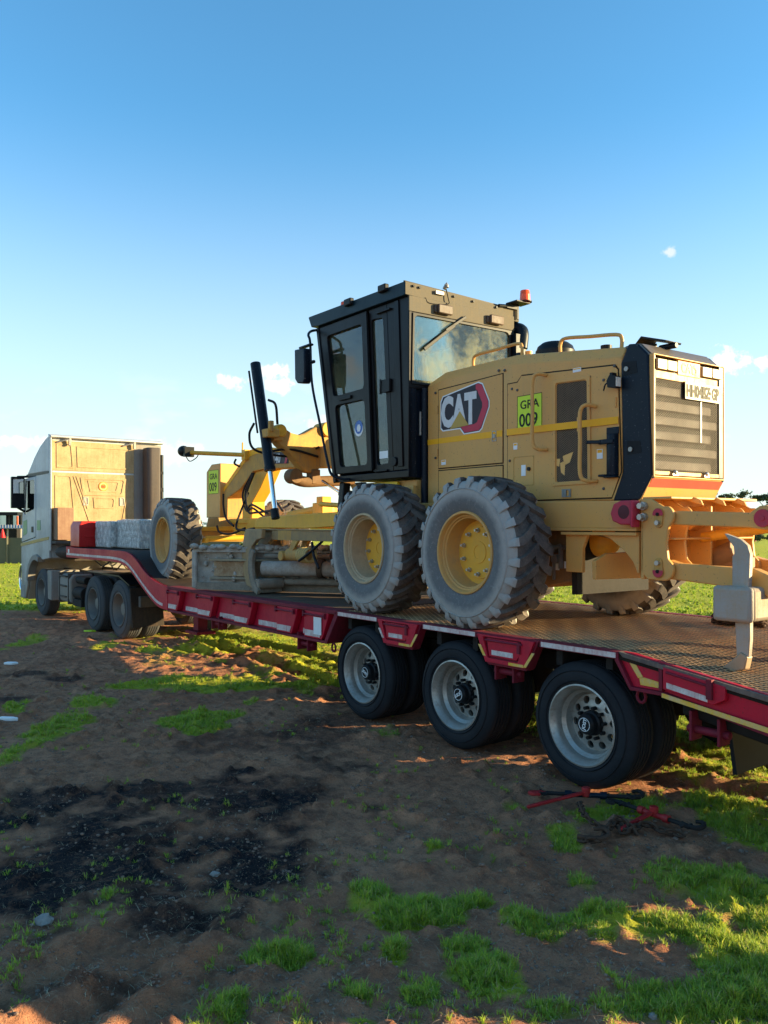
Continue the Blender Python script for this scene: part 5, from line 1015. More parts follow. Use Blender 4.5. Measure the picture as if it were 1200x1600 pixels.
decal('model_plate_chevron', [(-5.12, 3.03), (-5.06, 3.03), (-5.01, 2.97), (-5.06, 2.89), (-5.12, 2.89), (-5.08, 2.96)], 1.040, PKB)
g = MB(); g.prism([(-7.76, 2.12), (-7.20, 2.12), (-7.20, 3.02), (-7.55, 3.02), (-7.76, 2.90)], .98, 1.46); part('front_tool_box', g, YEL, GR, .012)
unit_sticker(-7.66, .978, 2.52, .40, .40)
g = MB(); g.box(-7.40, -7.0, .45, 1.95, 1.72, 1.90); g.prism([(-7.5, 1.9), (-6.9, 1.9), (-7.0, 2.12), (-7.4, 2.12)], .85, 1.6); g.prism([(.45, 1.60), (.30, 1.60), (.30, 1.95), (.45, 1.95)], -7.3, -7.1, 'x'); part('front_axle', g, YELD, GR, .015)
g = MB(); g.bar((-6.95, .42, 1.93), (-6.75, 1.9, 1.96), .10, .07); g.cyl((-6.7, .50, 1.78), (-6.6, 1.6, 1.80), .045, n=14); g.bar((-7.0, .35, 1.78), (-6.62, .50, 1.76), .08, .08); part('wheel_lean_bar', g, YELB, GR, .01)
g = MB(); g.cyl((-6.72, .36, 1.79), (-6.70, .62, 1.79), .022, n=10); part('steering_rod', g, CHROME, GR)
g = MB(); g.prism([(-6.62, 2.02), (-5.95, 2.02), (-6.10, 1.84), (-6.45, 1.84)], .90, .93); g.box(-6.62, -5.6, .88, 1.5, 2.02, 2.08); part('hose_tray', g, YELB, GR, .006)
# lamp arm
g = MB(); g.tube([(-6.35, 1.0, 3.10), (-7.22, .46, 3.17)], .035, 10); g.box(-6.40, -6.28, .98, 1.08, 3.02, 3.18); g.cyl((-6.40, 1.0, 3.14), (-6.40, 1.0, 3.30), .014, n=8); part('lamp_arm', g, YELB, GR)
g = MB(); g.ball((-7.34, .40, 3.20), .12, .09, .09, 8); g.box(-7.26, -7.18, .36, .52, 3.10, 3.26); g.tube(curve3([(-7.30, .42, 3.12), (-7.22, .46, 3.03), (-7.10, .52, 3.08), (-7.08, .55, 3.14)], 4), .008, 6); part('front_lamp', g, BLK, GR)
# blade-lift saddle and cylinders
def saddle(flip):
    pts = [(.34, 3.16), (.40, 3.26), (.52, 3.275), (.62, 3.22), (.74, 3.20), (.82, 3.23), (1.0, 3.33), (1.2, 3.37), (1.26, 3.28), (1.24, 3.0), (1.12, 2.80), (.98, 2.72), (.96, 2.70), (.82, 2.71), (.70, 2.84), (.57, 2.96), (.44, 3.05)]
    if flip: pts = [(2*CY-y, z) for y, z in pts]
    return pts
for fl in (0, 1):
    g = MB(); g.prism(saddle(fl), -4.32, -4.14, 'x'); part('lift_saddle', g, YELD, GR, .02)
    m = (lambda y: 2*CY-y) if fl else (lambda y: y)
    g = MB(); g.lathe([(.0001, .13), (.075, .13), (.085, .115), (.085, -.115), (.075, -.13), (.0001, -.13)], (-4.22, m(.44), 3.235), 20, axis='x'); part('saddle_pin_boss', g, YELB, GR, .003)
    g = MB(); g.lathe([(.0001, .13), (.09, .13), (.10, .12), (.10, -.13), (.0001, -.13)], (-4.22, m(1.16), 3.30), 20, axis='x'); part('saddle_pin_boss', g, YELB, GR, .003)
    g = MB(); g.box(-4.32, -4.10, m(.40)-.07, m(.40)+.07, 3.10, 3.22); g.box(-4.20, -4.00, m(.27)-.08, m(.27)+.09, 3.13, 3.24); g.box(-4.24, -4.18, m(.24)-.03, m(.24)+.03, 3.2, 3.36); g.box(-4.04, -3.98, m(.24)-.03, m(.24)+.03, 3.2, 3.34); part('cylinder_trunnion', g, YELD, GR, .01)
    g = MB(); g.cyl((-4.47, m(.25), 4.15), (-4.06, m(.25), 2.73), .068, n=20); g.cyl((-4.065, m(.25), 2.75), (-4.055, m(.25), 2.70), .075, n=20); part('lift_cylinder', g, NAVY, GR)
    g = MB(); g.cyl((-4.06, m(.25), 2.72), (-3.90, m(.25), 2.12), .032, n=14); part('cylinder_rod', g, CHROME, GR)
    g = MB(); g.cyl((-3.94, m(.25), 2.20), (-3.90, m(.25), 2.08), .055, n=12); part('rod_end', g, BLK, GR)
    g = MB(); g.tube([(-4.52, m(.18), 4.05), (-4.25, m(.17), 3.20)], .014, 6); part('cylinder_pipe', g, BLK, GR)
g = MB(); g.prism([(-3.9, 2.75), (-2.9, 2.80), (-2.9, 3.28), (-3.5, 3.22), (-3.9, 3.12)], .98, 1.44); part('saddle_mount', g, YELD, GR, .02)
g = MB(); g.cyl((-3.0, .95, 3.25), (-3.0, 1.30, 3.25), .11, n=20); part('frame_pin_boss', g, YELB, GR, .004)
g = MB(); g.tube(curve3([(-4.22, .66, 2.63), (-4.20, .85, 2.58), (-4.18, 1.2, 2.60), (-4.15, 1.6, 2.62)], 4), [.075]*13, 12); g.cyl((-4.30, .68, 2.65), (-4.12, .68, 2.65), .10, n=16); g.box(-4.28, -4.12, .92, 1.05, 2.55, 2.75); part('link_bar', g, painted('rusty_link', (.22, .12, .05), (.12, .08, .05), .8, .6), GR, .01)
g = MB(); g.cyl((-3.9, .95, 2.58), (-3.3, .90, 2.38), .022, n=10); part('side_shift_rod', g, CHROME, GR)
g = MB(); g.cyl((-3.35, .90, 2.40), (-2.9, .86, 2.22), .055, n=14); part('side_shift_cylinder', g, painted('brown_cylinder', (.12, .08, .05), (.2, .14, .09), .7), GR)
# drawbar, circle, circle drive
g = MB(); g.prism([(-5.0, 1.96), (-4.96, 2.06), (-4.86, 2.11), (-2.6, 2.16), (-2.6, 1.99), (-3.6, 1.95)], .50, .56); part('circle_guard', g, YELB, GR, .012)
g = MB(); g.prism([(-5.0, 1.96), (-4.86, 2.11), (-2.6, 2.16), (-2.6, 1.99)], 1.84, 1.90); part('circle_guard', g, YELB, GR, .012)
g = MB(); g.lathe([(.62, 0), (.80, 0), (.80, .125), (.62, .125)], (-4.0, CY, 1.80), 48, closed=True, axis='z'); part('circle', g, YELD, GR)
g = MB(); g.box(-4.85, -2.7, .42, .54, 1.925, 1.945); g.box(-4.35, -2.7, .43, .50, 1.80, 1.925); part('circle_shoe', g, painted('scuffed_tan', (.36, .23, .09), (.22, .16, .11), .9, .6), GR, .006)
for a, b in (((-7.0, 1.15, 2.02), (-4.6, .70, 2.02)), ((-7.0, 1.27, 2.02), (-4.6, 1.72, 2.02))):
    g = MB(); g.bar(a, b, .14, .16); part('drawbar', g, YELB, GR, .01)
g = MB(); g.box(-4.7, -3.0, .85, 1.57, 1.95, 2.05); g.cyl((-4.25, 1.2, 2.05), (-4.25, 1.2, 2.30), .17, n=20); g.cyl((-4.9, 1.0, 2.12), (-4.35, 1.15, 2.20), .07, n=14); g.box(-4.15, -4.0, 1.0, 1.15, 2.05, 2.38); part('circle_drive', g, YELB, GR, .012)
g = MB(); g.cyl((-3.4, .62, 2.26), (-2.4, .60, 2.20), .03); part('yellow_pipe', g, YELB, GR)
# blade carrying arms (curved), slide tube, blade
for ya, yb in ((.28, .34), (.50, .56)):
    out_ = [(-4.80, 1.945)]+arc(-4.28, 1.58, .66, 148, 218, 8)+[(-4.62, 1.14), (-4.50, 1.16)]+[(p[0]+.0, p[1]) for p in arc(-4.26, 1.56, .42, 222, 160, 8)]+[(-4.50, 1.80), (-4.36, 1.82), (-4.34, 1.945)]
    g = MB(); g.prism(out_, ya, yb); part('blade_arm', g, painted('tan_blade_arm', (.40, .27, .13), (.22, .17, .12), .9, .6), GR, .01)
g = MB(); q = arc(-4.20, 1.46, .44, 150, 240, 8); q2 = arc(-4.20, 1.46, .36, 150, 240, 8); g.prism(q+q2[::-1], .22, .27); g.prism([(x+.16, z) for x, z in (q+q2[::-1])], .16, .21); g.box(-4.64, -4.30, .28, .56, 1.10, 1.18); g.cyl((-4.30, .18, 1.22), (-4.30, .56, 1.22), .07); part('blade_pivot_arm', g, SOILM, GR, .01)
BD = Vector((.797, .604, 0)); BN = Vector((.604, -.797, 0)); B0 = Vector((-5.50, -.16, 0))     # blade lies aslant under the frame; BN faces the camera side
def bp(s, n, z): v = B0+BD*s+BN*n; return (v.x, v.y, z)
def blade_prism(pro, s0, s1, name, mat, bev=.006):
    g = MB(); n = len(pro); g.add([bp(s0, a, z) for a, z in pro]+[bp(s1, a, z) for a, z in pro], [tuple(range(n)), tuple(range(2*n-1, n-1, -1))]+[(i, (i+1) % n, n+(i+1) % n, n+i) for i in range(n)]); return part(name, g, mat, GR, bev)
curveF = [(.02, 1.12), (-.03, 1.22), (-.055, 1.34), (-.055, 1.45), (-.03, 1.56), (.02, 1.66)]
blade_prism(curveF+[(a-.03, z) for a, z in curveF[::-1]], 0, 3.66, 'moldboard', GREYMUD)
blade_prism([(.03, 1.095), (.05, 1.095), (.045, 1.20), (.025, 1.20)], .02, 3.64, 'cutting_edge', SOILM)
blade_prism([(.03, 1.62), (.06, 1.62), (.06, 1.69), (.0, 1.69), (.0, 1.66)], 0, 3.66, 'moldboard_top_rail', GREYMUD)
blade_prism([(.05, 1.25), (.06, 1.25), (.02, 1.28), (.0, 1.28)], .24, 1.35, 'moldboard_ledge', painted('tan_ledge', (.36, .26, .16), (.24, .19, .14), .8, .8), .003)
blade_prism([(.035, 1.50), (.065, 1.50), (.065, 1.53), (.0, 1.53)], .24, 1.35, 'moldboard_ledge', painted('tan_ledge_b', (.40, .32, .20), (.24, .19, .14), .8, .8), .003)
blade_prism([(-.02, 1.29), (.03, 1.29), (.0, 1.40), (.03, 1.49), (-.02, 1.49), (-.05, 1.40)], .30, 1.35, 'moldboard_recess', painted('rust_brown_recess', (.26, .13, .055), (.50, .38, .24), .9, .8, scale=3.5), .003)
blade_prism([(.0, 1.11), (.065, 1.11), (.065, 1.64), (.0, 1.68)], -.03, .05, 'end_bit', GREYMUD, .02)
for k in range(24):
    v = B0+BD*(.10+k*.152)+BN*.046; c = MB(); c.lathe([(.0001, .018), (.014, .016), (.018, 0)], (0, 0, 0), 8)
    if k == 0: bm_ = c.done('edge_bolt', SOILM, smooth=30)
    mkobj('edge_bolt', bm_, GR, (v.x, v.y, 1.17), (0, 0, math.atan2(-BN.y, -BN.x)+math.pi/2+math.pi))
g = MB(); g.tube([bp(1.15, .22, 1.42), bp(3.3, .22, 1.42)], .10, 16); part('slide_tube', g, GREYMUD, GR)
g = MB(); g.tube([bp(1.15, .16, 1.58), bp(3.2, .16, 1.58)], .035, 10); g.tube([bp(1.1, .14, 1.24), bp(3.4, .14, 1.24)], .045, 10); part('slide_rail', g, SOILM, GR)
g = MB(); rq = random.Random(3)
for k in range(150):
    s_ = rq.random()*3.6; b_ = bp(s_, .02+.05*rq.random(), 1.675+.03*rq.random()); r_ = .02+.035*rq.random(); g.ball(b_, r_*1.6, r_*1.2, r_*.8, 4)
for k in range(160):
    s_ = rq.random()*3.5; t_ = rq.random(); b_ = bp(s_, .0+.02*rq.random()-.05*math.sin(t_*3.14), 1.24+.42*t_); r_ = .012+.03*rq.random()**2; g.ball(b_, r_*1.6, r_*.8, r_*1.2, 4)
part('mud_crust', g, GREYMUD, GR, smooth=80)['kind'] = 'stuff'
for s_ in (1.95, 2.35):
    g = MB(); g.tube([bp(s_, .22, 1.42), bp(s_+.07, .22, 1.42)], .125, 14); part('tube_clamp', g, painted('black_brown_clamp', (.05, .035, .025), (.12, .08, .05), .8), GR)
g = MB(); g.prism([(-3.75, 1.80), (-3.60, 1.80), (-3.85, 1.55), (-3.95, 1.55)], .40, .44); g.prism([(-3.75, 1.80), (-3.60, 1.80), (-3.85, 1.55), (-3.95, 1.55)], .56, .60); g.cyl((-3.95, .34, 1.60), (-3.95, .62, 1.60), .065, n=14); g.cyl((-3.90, .45, 1.62), (-3.5, .5, 1.62), .085, n=14); part('tilt_link', g, YELD, GR, .008)
g = MB()
for k in range(5): g.tube([(-3.62+k*.05, .48+.085*math.cos(t*.5236), 1.62+.085*math.sin(t*.5236)) for t in range(12)], .018, 6, closed=True)
part('hose_coil', g, painted('yellow_hose_wrap', (.6, .42, .15), (.4, .3, .15), .6), GR)
for i, pts in enumerate(([(-6.10, 1.02, 2.80), (-6.35, .98, 2.50), (-6.10, .92, 2.22), (-5.75, .85, 2.25), (-5.3, .8, 2.12)], [(-6.05, 1.0, 2.78), (-6.22, .96, 2.50), (-6.02, .90, 2.26), (-5.7, .82, 2.30), (-5.1, .78, 2.15)], [(-6.0, 1.0, 2.80), (-6.15, .94, 2.46), (-5.95, .88, 2.20), (-5.6, .82, 2.18), (-5.0, .76, 2.20)],
    [(-5.55, 1.04, 2.62), (-5.40, 1.02, 2.40), (-5.2, 1.0, 2.28), (-5.0, .95, 2.20)], [(-6.6, .98, 3.05), (-6.63, .97, 2.98), (-6.55, 1.02, 2.93)], [(-4.45, .22, 3.35), (-4.55, .20, 3.20), (-4.48, .25, 3.0), (-4.3, .6, 2.92), (-4.15, .9, 2.96)], [(-4.35, .30, 3.30), (-4.2, .55, 3.02), (-4.25, .9, 3.0), (-4.1, 1.02, 3.05)],
    [(-4.10, .25, 3.62), (-4.0, .30, 3.55), (-4.02, .34, 3.3)], [(-4.3, .26, 2.95), (-4.15, .6, 3.0), (-4.1, 1.0, 2.92)], [(-3.55, 1.02, 2.30), (-3.3, 1.0, 2.42), (-3.05, .98, 2.30)], [(-6.9, .9, 2.5), (-6.85, .88, 2.3), (-6.7, .86, 2.1), (-6.3, .8, 1.98)], [(-6.7, .7, 1.98), (-6.5, .66, 1.88), (-6.1, .66, 1.86), (-5.7, .7, 1.95)],
    [(-3.35, .46, 1.78), (-3.2, .40, 1.62), (-3.02, .36, 1.48)], [(-3.1, .46, 1.80), (-3.3, .40, 1.66), (-3.5, .36, 1.55)], [(-6.2, 1.0, 2.5), (-6.0, .7, 2.0), (-5.7, .66, 1.92), (-5.2, .6, 1.95)])):
    g = MB(); g.tube(curve3(pts, 6), .017, 7); part('hydraulic_hose', g, HOSE, GR)
g = MB(); g.ball((-3.2, .95, 1.60), .40, .22, .16, 8); part('mud_lump', g, painted('dark_mud', (.05, .032, .02), (.12, .08, .05), .8, .95, bump=1), GR)
# ------------------------------------------------------------------ loads and loose things
def wrapped(name, label, loc, sx_, sy_, sz_, group, seed):
    """a strapped stack under crinkled clear plastic wrap, with the blocks inside as layers"""
    g = MB(); rr = random.Random(seed)
    import itertools
    nx2, nz2, ny2 = 26, 10, 20; vs = []; fs = []
    bm = bmesh.new(); bmesh.ops.create_cube(bm, size=1); bmesh.ops.subdivide_edges(bm, edges=bm.edges, cuts=14, use_grid_fill=True)
    for v_ in bm.verts:
        p_ = Vector((v_.co.x*sx_, v_.co.y*sy_, v_.co.z*sz_)); nse = math.sin(p_.x*31+p_.z*17+seed)*.006+math.sin(p_.z*60+p_.y*23+seed)*.004
        e = (abs(v_.co.x) > .49)+(abs(v_.co.y) > .49)+(abs(v_.co.z) > .49)
        d = Vector((v_.co.x if abs(v_.co.x) > .49 else 0, v_.co.y if abs(v_.co.y) > .49 else 0, v_.co.z if abs(v_.co.z) > .49 else 0))
        v_.co = p_+d.normalized()*(nse+rr.uniform(-.003, .003)-.012*(e > 1))
    me_ = bpy.data.meshes.new(name); bm.to_mesh(me_); bm.free(); me_.polygons.foreach_set('use_smooth', [True]*len(me_.polygons))
    M = N(name+'_film'); n_ = M.noise(6, 8, .7, stretch=(1, 1, 4)); n2_ = M.noise(18, 6, .7, stretch=(1.5, 1, .6))
    w_ = M.rng(n2_, .46, .60)
    M.col(M.mix(w_, (.50, .50, .48), (.85, .85, .80))); M.b.inputs['Roughness'].default_value = .22; M.bump(M.math('ADD', n_, n2_), 1.0, .05)
    me_.materials.append(M.m)
    o = mkobj(name, me_, None, loc); tag(o, label, 'pallet load', group)
    return o
wrapped('wrapped_pallet_load', 'small plastic-wrapped stack with grey bundles next to the red locker', (-15.32, 5.75, 1.82), .85, .95, .49, 'plastic-wrapped loads on the gooseneck', 3)
wrapped('wrapped_pallet_load', 'larger plastic-wrapped stack nearest the front grader tyre, on the trailer gooseneck', (-14.30, 5.95, 1.835), 1.1, 1.15, .52, 'plastic-wrapped loads on the gooseneck', 9)
t = thing('fuel_can', 'small red can standing between the wrapped stack and the truck cab', 'can', (-15.6, 6.75, 1.57))
g = MB(); g.prism([(-15.75, 1.57), (-15.45, 1.57), (-15.45, 2.16), (-15.52, 2.24), (-15.75, 2.18)], 6.62, 6.88); part('can_body', g, REDB, t, .02); g = MB(); g.cyl((-15.55, 6.75, 2.20), (-15.55, 6.75, 2.30), .06); part('can_cap', g, REDB, t)

def chain(pts, r=.0075, L=.045, par=None, mat=RUST, name='chain_link'):
    P = curve3(pts, 8); acc = [P[0]]; out = []
    for q in P[1:]:
        while (q-acc[-1]).length >= L: acc.append(acc[-1]+(q-acc[-1]).normalized()*L)
    g = MB(); g.tube([(L*.62*math.cos(t*.7854)*1.0, L*.36*math.sin(t*.7854), 0) for t in range(8)], r, 5, closed=True); me_ = g.done(name, mat, smooth=60)
    for i in range(len(acc)-1):
        d = (acc[i+1]-acc[i]).normalized(); c = (acc[i]+acc[i+1])/2
        e = d.to_track_quat('X', 'Z') @ Euler((R(90*(i % 2)+20), 0, 0)).to_quaternion()
        mkobj(name, me_, par, c, e.to_euler())
def gp(px, py, h=.03):
    x_, y_, _ = onground(px, py); return Vector((x_, y_, float(gheight(np.array([x_]), np.array([y_]))[0])+h))
def hook(par, p, ang, mat, s=.07):
    g = MB(); g.tube(curve3([(-.5*s, 0, 0), (.2*s, 0, 0), (1.0*s, .25*s, 0), (1.25*s, .9*s, 0), (.8*s, 1.4*s, 0), (.2*s, 1.15*s, 0)], 4), [.016]*12+[.014]*6+[.012]*3, 7); mkobj('hook', g.done('hook', mat), par, p, (R(10), 0, ang))
REDL = painted('binder_red', (.42, .012, .015), (.16, .03, .025), .7, .45, scale=20)
def binder(lab, a, b, lev, seed):
    A, B = gp(*a, h=.06), gp(*b, h=.06); c = (A+B)/2; t = thing('load_binder', lab, 'load binder', (c.x, c.y, c.z-.05), group='chain load binders on the grass')
    d = (B-A).normalized(); L = (B-A).length
    g = MB(); g.tube([A+d*L*.28, A+d*L*.72], .019, 12); g.tube([A+d*L*.66, A+d*L*.74], .027, 12); g.tube([A+d*L*.26, A+d*L*.34], .027, 12); part('barrel', g, NAVY if seed else REDL, t)
    g = MB(); g.tube([A, A+d*L*.30], .015, 8); part('screw_rod', g, DARK, t); g = MB(); g.tube([A+d*L*.70, B], .015, 8); part('screw_rod', g, DARK, t)
    Lv = gp(*lev, h=.05); m = c+Vector((0, 0, .02)); g = MB(); g.bar(m, m+(Lv-m)*.5, .036, .018); g.bar(m+(Lv-m)*.45, Lv, .026, .022); g.tube([m-Vector((0, 0, .03)), m+Vector((0, 0, .035))], .030, 12); part('handle', g, REDL, t, .006)
    hook(t, A+OFF[t.name]*0, math.atan2(-d.y, -d.x), REDL if seed else DARK); hook(t, B, math.atan2(d.y, d.x), DARK)
    for p_ in (A, B):
        g = MB(); g.tube([p_+Vector((.035*math.cos(k*.7), .03*math.sin(k*.7), .01*math.sin(k*2))) for k in range(9)], .010, 6, closed=True); part('end_link', g, DARK, t)
    return t
binder('black-barrelled chain binder with red lever, lying on grass beside the rear trailer wheel', (848, 1252), (985, 1264), (824, 1272), 1)
binder('red-barrelled chain binder with red lever, its end farthest right on the grass', (975, 1272), (1072, 1308), (968, 1310), 0)
ch = thing('lashing_chain', 'rusty lashing chain heaped in the grass in front of the load binders', 'chain', tuple(gp(960, 1305, 0)), group='lashing chains')
chain([gp(905, 1320, .03), gp(925, 1326, .03), gp(945, 1318, .04), gp(955, 1304, .05), gp(975, 1300, .05), gp(968, 1315, .04), gp(990, 1310, .04), gp(1010, 1300, .04), gp(1035, 1310, .04), gp(1060, 1312, .03), gp(1078, 1318, .03)], par=ch, r=.010, L=.055)
chain([gp(905, 1265, .05), gp(912, 1290, .06), gp(928, 1300, .05), gp(950, 1310, .05), gp(968, 1298, .06), gp(1000, 1318, .03)], par=ch, r=.009, L=.05)
g = MB(); q_ = gp(915, 1322, .03); hook(ch, q_, .4, RUST, .10)
dz = 1.10
hp = thing('lashing_chain', 'small dark pile of chain left on the far edge of the trailer deck', 'chain', (-3.86, 7.15, 1.09), group='lashing chains')
rr = random.Random(4); pts = []
for k in range(46): a_ = k*1.9; r_ = .05+.15*rr.random(); pts.append(Vector((-3.90+r_*1.6*math.cos(a_), 7.18+r_*1.0*math.sin(a_), 1.105+.10*rr.random()*(1-r_*3))))
chain(pts, par=hp, r=.010, L=.055)
# two coiled air lines and a cable hanging between the cab back and the trailer
for k, (y_, m_) in enumerate(((5.75, HOSE), (6.0, painted('red_air_line', (.4, .03, .02), (.2, .05, .03), .5)), (6.35, HOSE))):
    g = MB(); c0 = curve3([(-18.06, y_, 1.95), (-17.7, y_+.02, 1.62), (-17.1, y_+.05, 1.50), (-16.42, y_+.02, 1.50)], 26); g.tube([p_+Vector((0, .045*math.cos(i*1.4), .045*math.sin(i*1.4))) for i, p_ in enumerate(c0)], .012, 6); part('coiled_air_line', g, m_, tk)
# litter and stones
def litter(name, label, cat, px, py, pts, h, mat, rot=.3):
    p_ = gp(px, py, 0); g = MB(); g.prism(pts, 0, h, 'z'); o = part(name, g, mat, None, .01, loc=(p_.x, p_.y, p_.z), rot=(0, 0, rot)); tag(o, label, cat)
litter('plastic_bottle', 'crushed pale plastic bottle at the left edge on the green patch', 'bottle', 14, 1126, [(-.10, -.025), (.04, -.03), (.07, -.010), (.10, -.010), (.10, .010), (.07, .010), (.04, .03), (-.10, .025)], .04, LABELW, .75)
litter('plastic_bag_scrap', 'pale scrap of plastic farther back on the bare soil at the left', 'litter', 18, 1040, [(-.10, -.03), (.03, -.06), (.10, .0), (.05, .04), (-.08, .05)], .035, LABELW, .9)
litter('yellow_lid', 'small yellow-green scrap lying by the second-last truck wheel', 'litter', 140, 988, [(-.10, -.05), (.08, -.06), (.12, .03), (-.06, .06)], .05, LIME, .6)
STONE = painted('pale_stone', (.30, .27, .24), (.14, .11, .09), .7, .9, scale=12, bump=1, streak=False)
def stone(px, py, s, label=None):
    p_ = gp(px, py, 0); bm = bmesh.new(); bmesh.ops.create_icosphere(bm, subdivisions=2, radius=s)
    for v_ in bm.verts: v_.co *= 1+random.uniform(-.2, .2); v_.co.z *= .65
    me_ = bpy.data.meshes.new('stone'); bm.to_mesh(me_); bm.free(); me_.materials.append(STONE); o = mkobj('stone', me_, None, (p_.x, p_.y, p_.z+s*.25), (0, 0, random.random()*6)); tag(o, label, 'stone', 'stones on the bare soil')
stone(68, 1447, .045, 'pale stone at the left of the scorched soil'); stone(336, 1364, .028, 'small stone on the scorched black soil'); stone(1020, 1590, .02, 'tiny stone at the bottom right in the grass')

# ------------------------------------------------------------------ background
bw = thing('boundary_wall', 'long olive-grey sheet wall across the field behind the truck', 'wall', (-44, 11, 0))
WD = Vector((.615, .788, 0)); W0 = Vector((-49.0, 6.0, 0)); PW = painted('olive_wall_sheet', (.13, .125, .085), (.09, .085, .06), .6, .8, scale=.8)
for k in range(10):
    a_ = W0+WD*(-6+k*2.4); b_ = a_+WD*2.38; g = MB(); g.bar(a_+Vector((0, 0, .66)), b_+Vector((0, 0, .66)), .06, 1.34); part('wall_sheet', g, PW, bw)
    g = MB(); g.bar(a_+Vector((.05, -.05, .0)), a_+Vector((.05, -.05, 1.4)), .08, .08, (1, 0, 0)); part('wall_post', g, PW, bw)
def at(px, Z, z): p_ = CAMF*Z+CAMR*(px-600)/1280*Z; return Vector((float(p_[0]), float(p_[1]), z))
def slab(px0, px1, Z, z0, z1, th, mat, name, par, bev=0): g = MB(); g.bar(at(px0, Z, (z0+z1)/2), at(px1, Z, (z0+z1)/2), th, z1-z0); return part(name, g, mat, par, bev)
mc = thing('parked_machine', 'dark-roofed yellow machine cab with windows beyond the wall at the far left', 'machine', tuple(at(10, 52, 0)))
slab(-45, 36, 52, 2.60, 2.80, 1.6, BLK, 'machine_roof', mc); slab(-45, 34, 52, 1.7, 1.98, 1.5, DARK, 'machine_body', mc); slab(-45, 34, 52, 0, 1.7, 1.4, DARK, 'machine_body', mc)
for a_, b_ in ((-45, -40), (-8, -4), (11, 14), (17, 19), (31, 34)): slab(a_, b_, 52, 1.95, 2.65, .3, BLK, 'machine_pillar', mc)
for a_, b_ in ((-40, -8), (-4, 11), (19, 31)): slab(a_, b_, 52.2, 1.98, 2.6, .05, glass('machine_glass', (.55, .62, .62)), 'machine_window', mc)
slab(26, 28, 51.5, 1.9, 2.55, .1, ORANGE, 'orange_pole', mc)
rs = thing('corrugated_shelter', 'low white corrugated roof edge just above the wall at the far left', 'shelter', tuple(at(5, 48, 0)))
g = MB(); v_ = [];
for k in range(44):
    a_ = at(-60+k*2.2, 47, 1.80+.035*(k % 2)); b_ = at(-60+k*2.2, 49.5, 1.98+.035*(k % 2)); v_ += [a_, b_, a_-Vector((0, 0, .04)), b_-Vector((0, 0, .04))]
g.add(v_, [f for k in range(43) for f in ((4*k, 4*k+1, 4*k+5, 4*k+4), (4*k+2, 4*k+6, 4*k+7, 4*k+3), (4*k, 4*k+4, 4*k+6, 4*k+2))]); part('corrugated_roof', g, painted('dull_galvanised', (.30, .30, .29), (.2, .18, .15), .6), rs)
for px_ in (-50, 12, 33): g = MB(); g.bar(at(px_, 47.3, 0), at(px_, 47.3, 1.78), .08, .08, (1, 0, 0)); part('shelter_post', g, STEEL, rs)
tc_ = thing('traffic_cone', 'red traffic cone on the shelf under the white corrugated roof', 'cone', tuple(at(4, 46, .9)))
g = MB(); p_ = at(4, 46, 1.25); g.lathe([(.20, 0), (.16, .02), (.03, .52), (.0001, .52)], tuple(p_), 14, axis='z'); part('cone_body', g, REDB, tc_); g = MB(); g.box(p_.x-.22, p_.x+.22, p_.y-.22, p_.y+.22, 1.21, 1.25); part('cone_base', g, REDB, tc_)
g = MB(); g.bar(at(-6, 46, 1.19), at(14, 46, 1.19), .5, .04); g.bar(at(-5, 46, 0), at(-5, 46, 1.18), .06, .06, (1, 0, 0)); g.bar(at(13, 46, 0), at(13, 46, 1.18), .06, .06, (1, 0, 0)); sh = part('shelf', g, STEEL, None); tag(sh, 'narrow shelf holding the red traffic cone', 'shelf')
wb = thing('white_shed', 'long low white shed on the horizon behind the grader blade', 'building', tuple(at(380, 90, 0)))
slab(330, 470, 90, 0, 2.0, 5, painted('shed_white', (.55, .55, .52), (.4, .4, .36), .5), 'shed_wall', wb); slab(327, 473, 90, 2.0, 2.25, 6, painted('shed_roof', (.5, .5, .5), (.35, .35, .33), .5), 'shed_roof', wb)
for k in range(7): slab(345+k*18, 352+k*18, 87.4, .6, 1.5, .05, GLASSD, 'shed_window', wb)
pv = thing('parked_van', 'small pinkish van far off behind the ripper', 'van', tuple(at(1162, 75, 0)))
slab(1148, 1176, 75, .45, 1.35, 1.8, painted('van_pink', (.42, .16, .20), (.3, .12, .14), .4), 'van_body', pv, .15); slab(1153, 1172, 75, 1.35, 1.85, 1.6, GLASSD, 'van_cabin', pv, .12)
for a_ in (1153, 1171): g = MB(); p_ = at(a_, 74, .32); g.cyl(p_-Vector((CAMF[0], CAMF[1], 0))*.1, p_+Vector((CAMF[0], CAMF[1], 0))*.1, .32); part('van_wheel', g, BLK, pv)

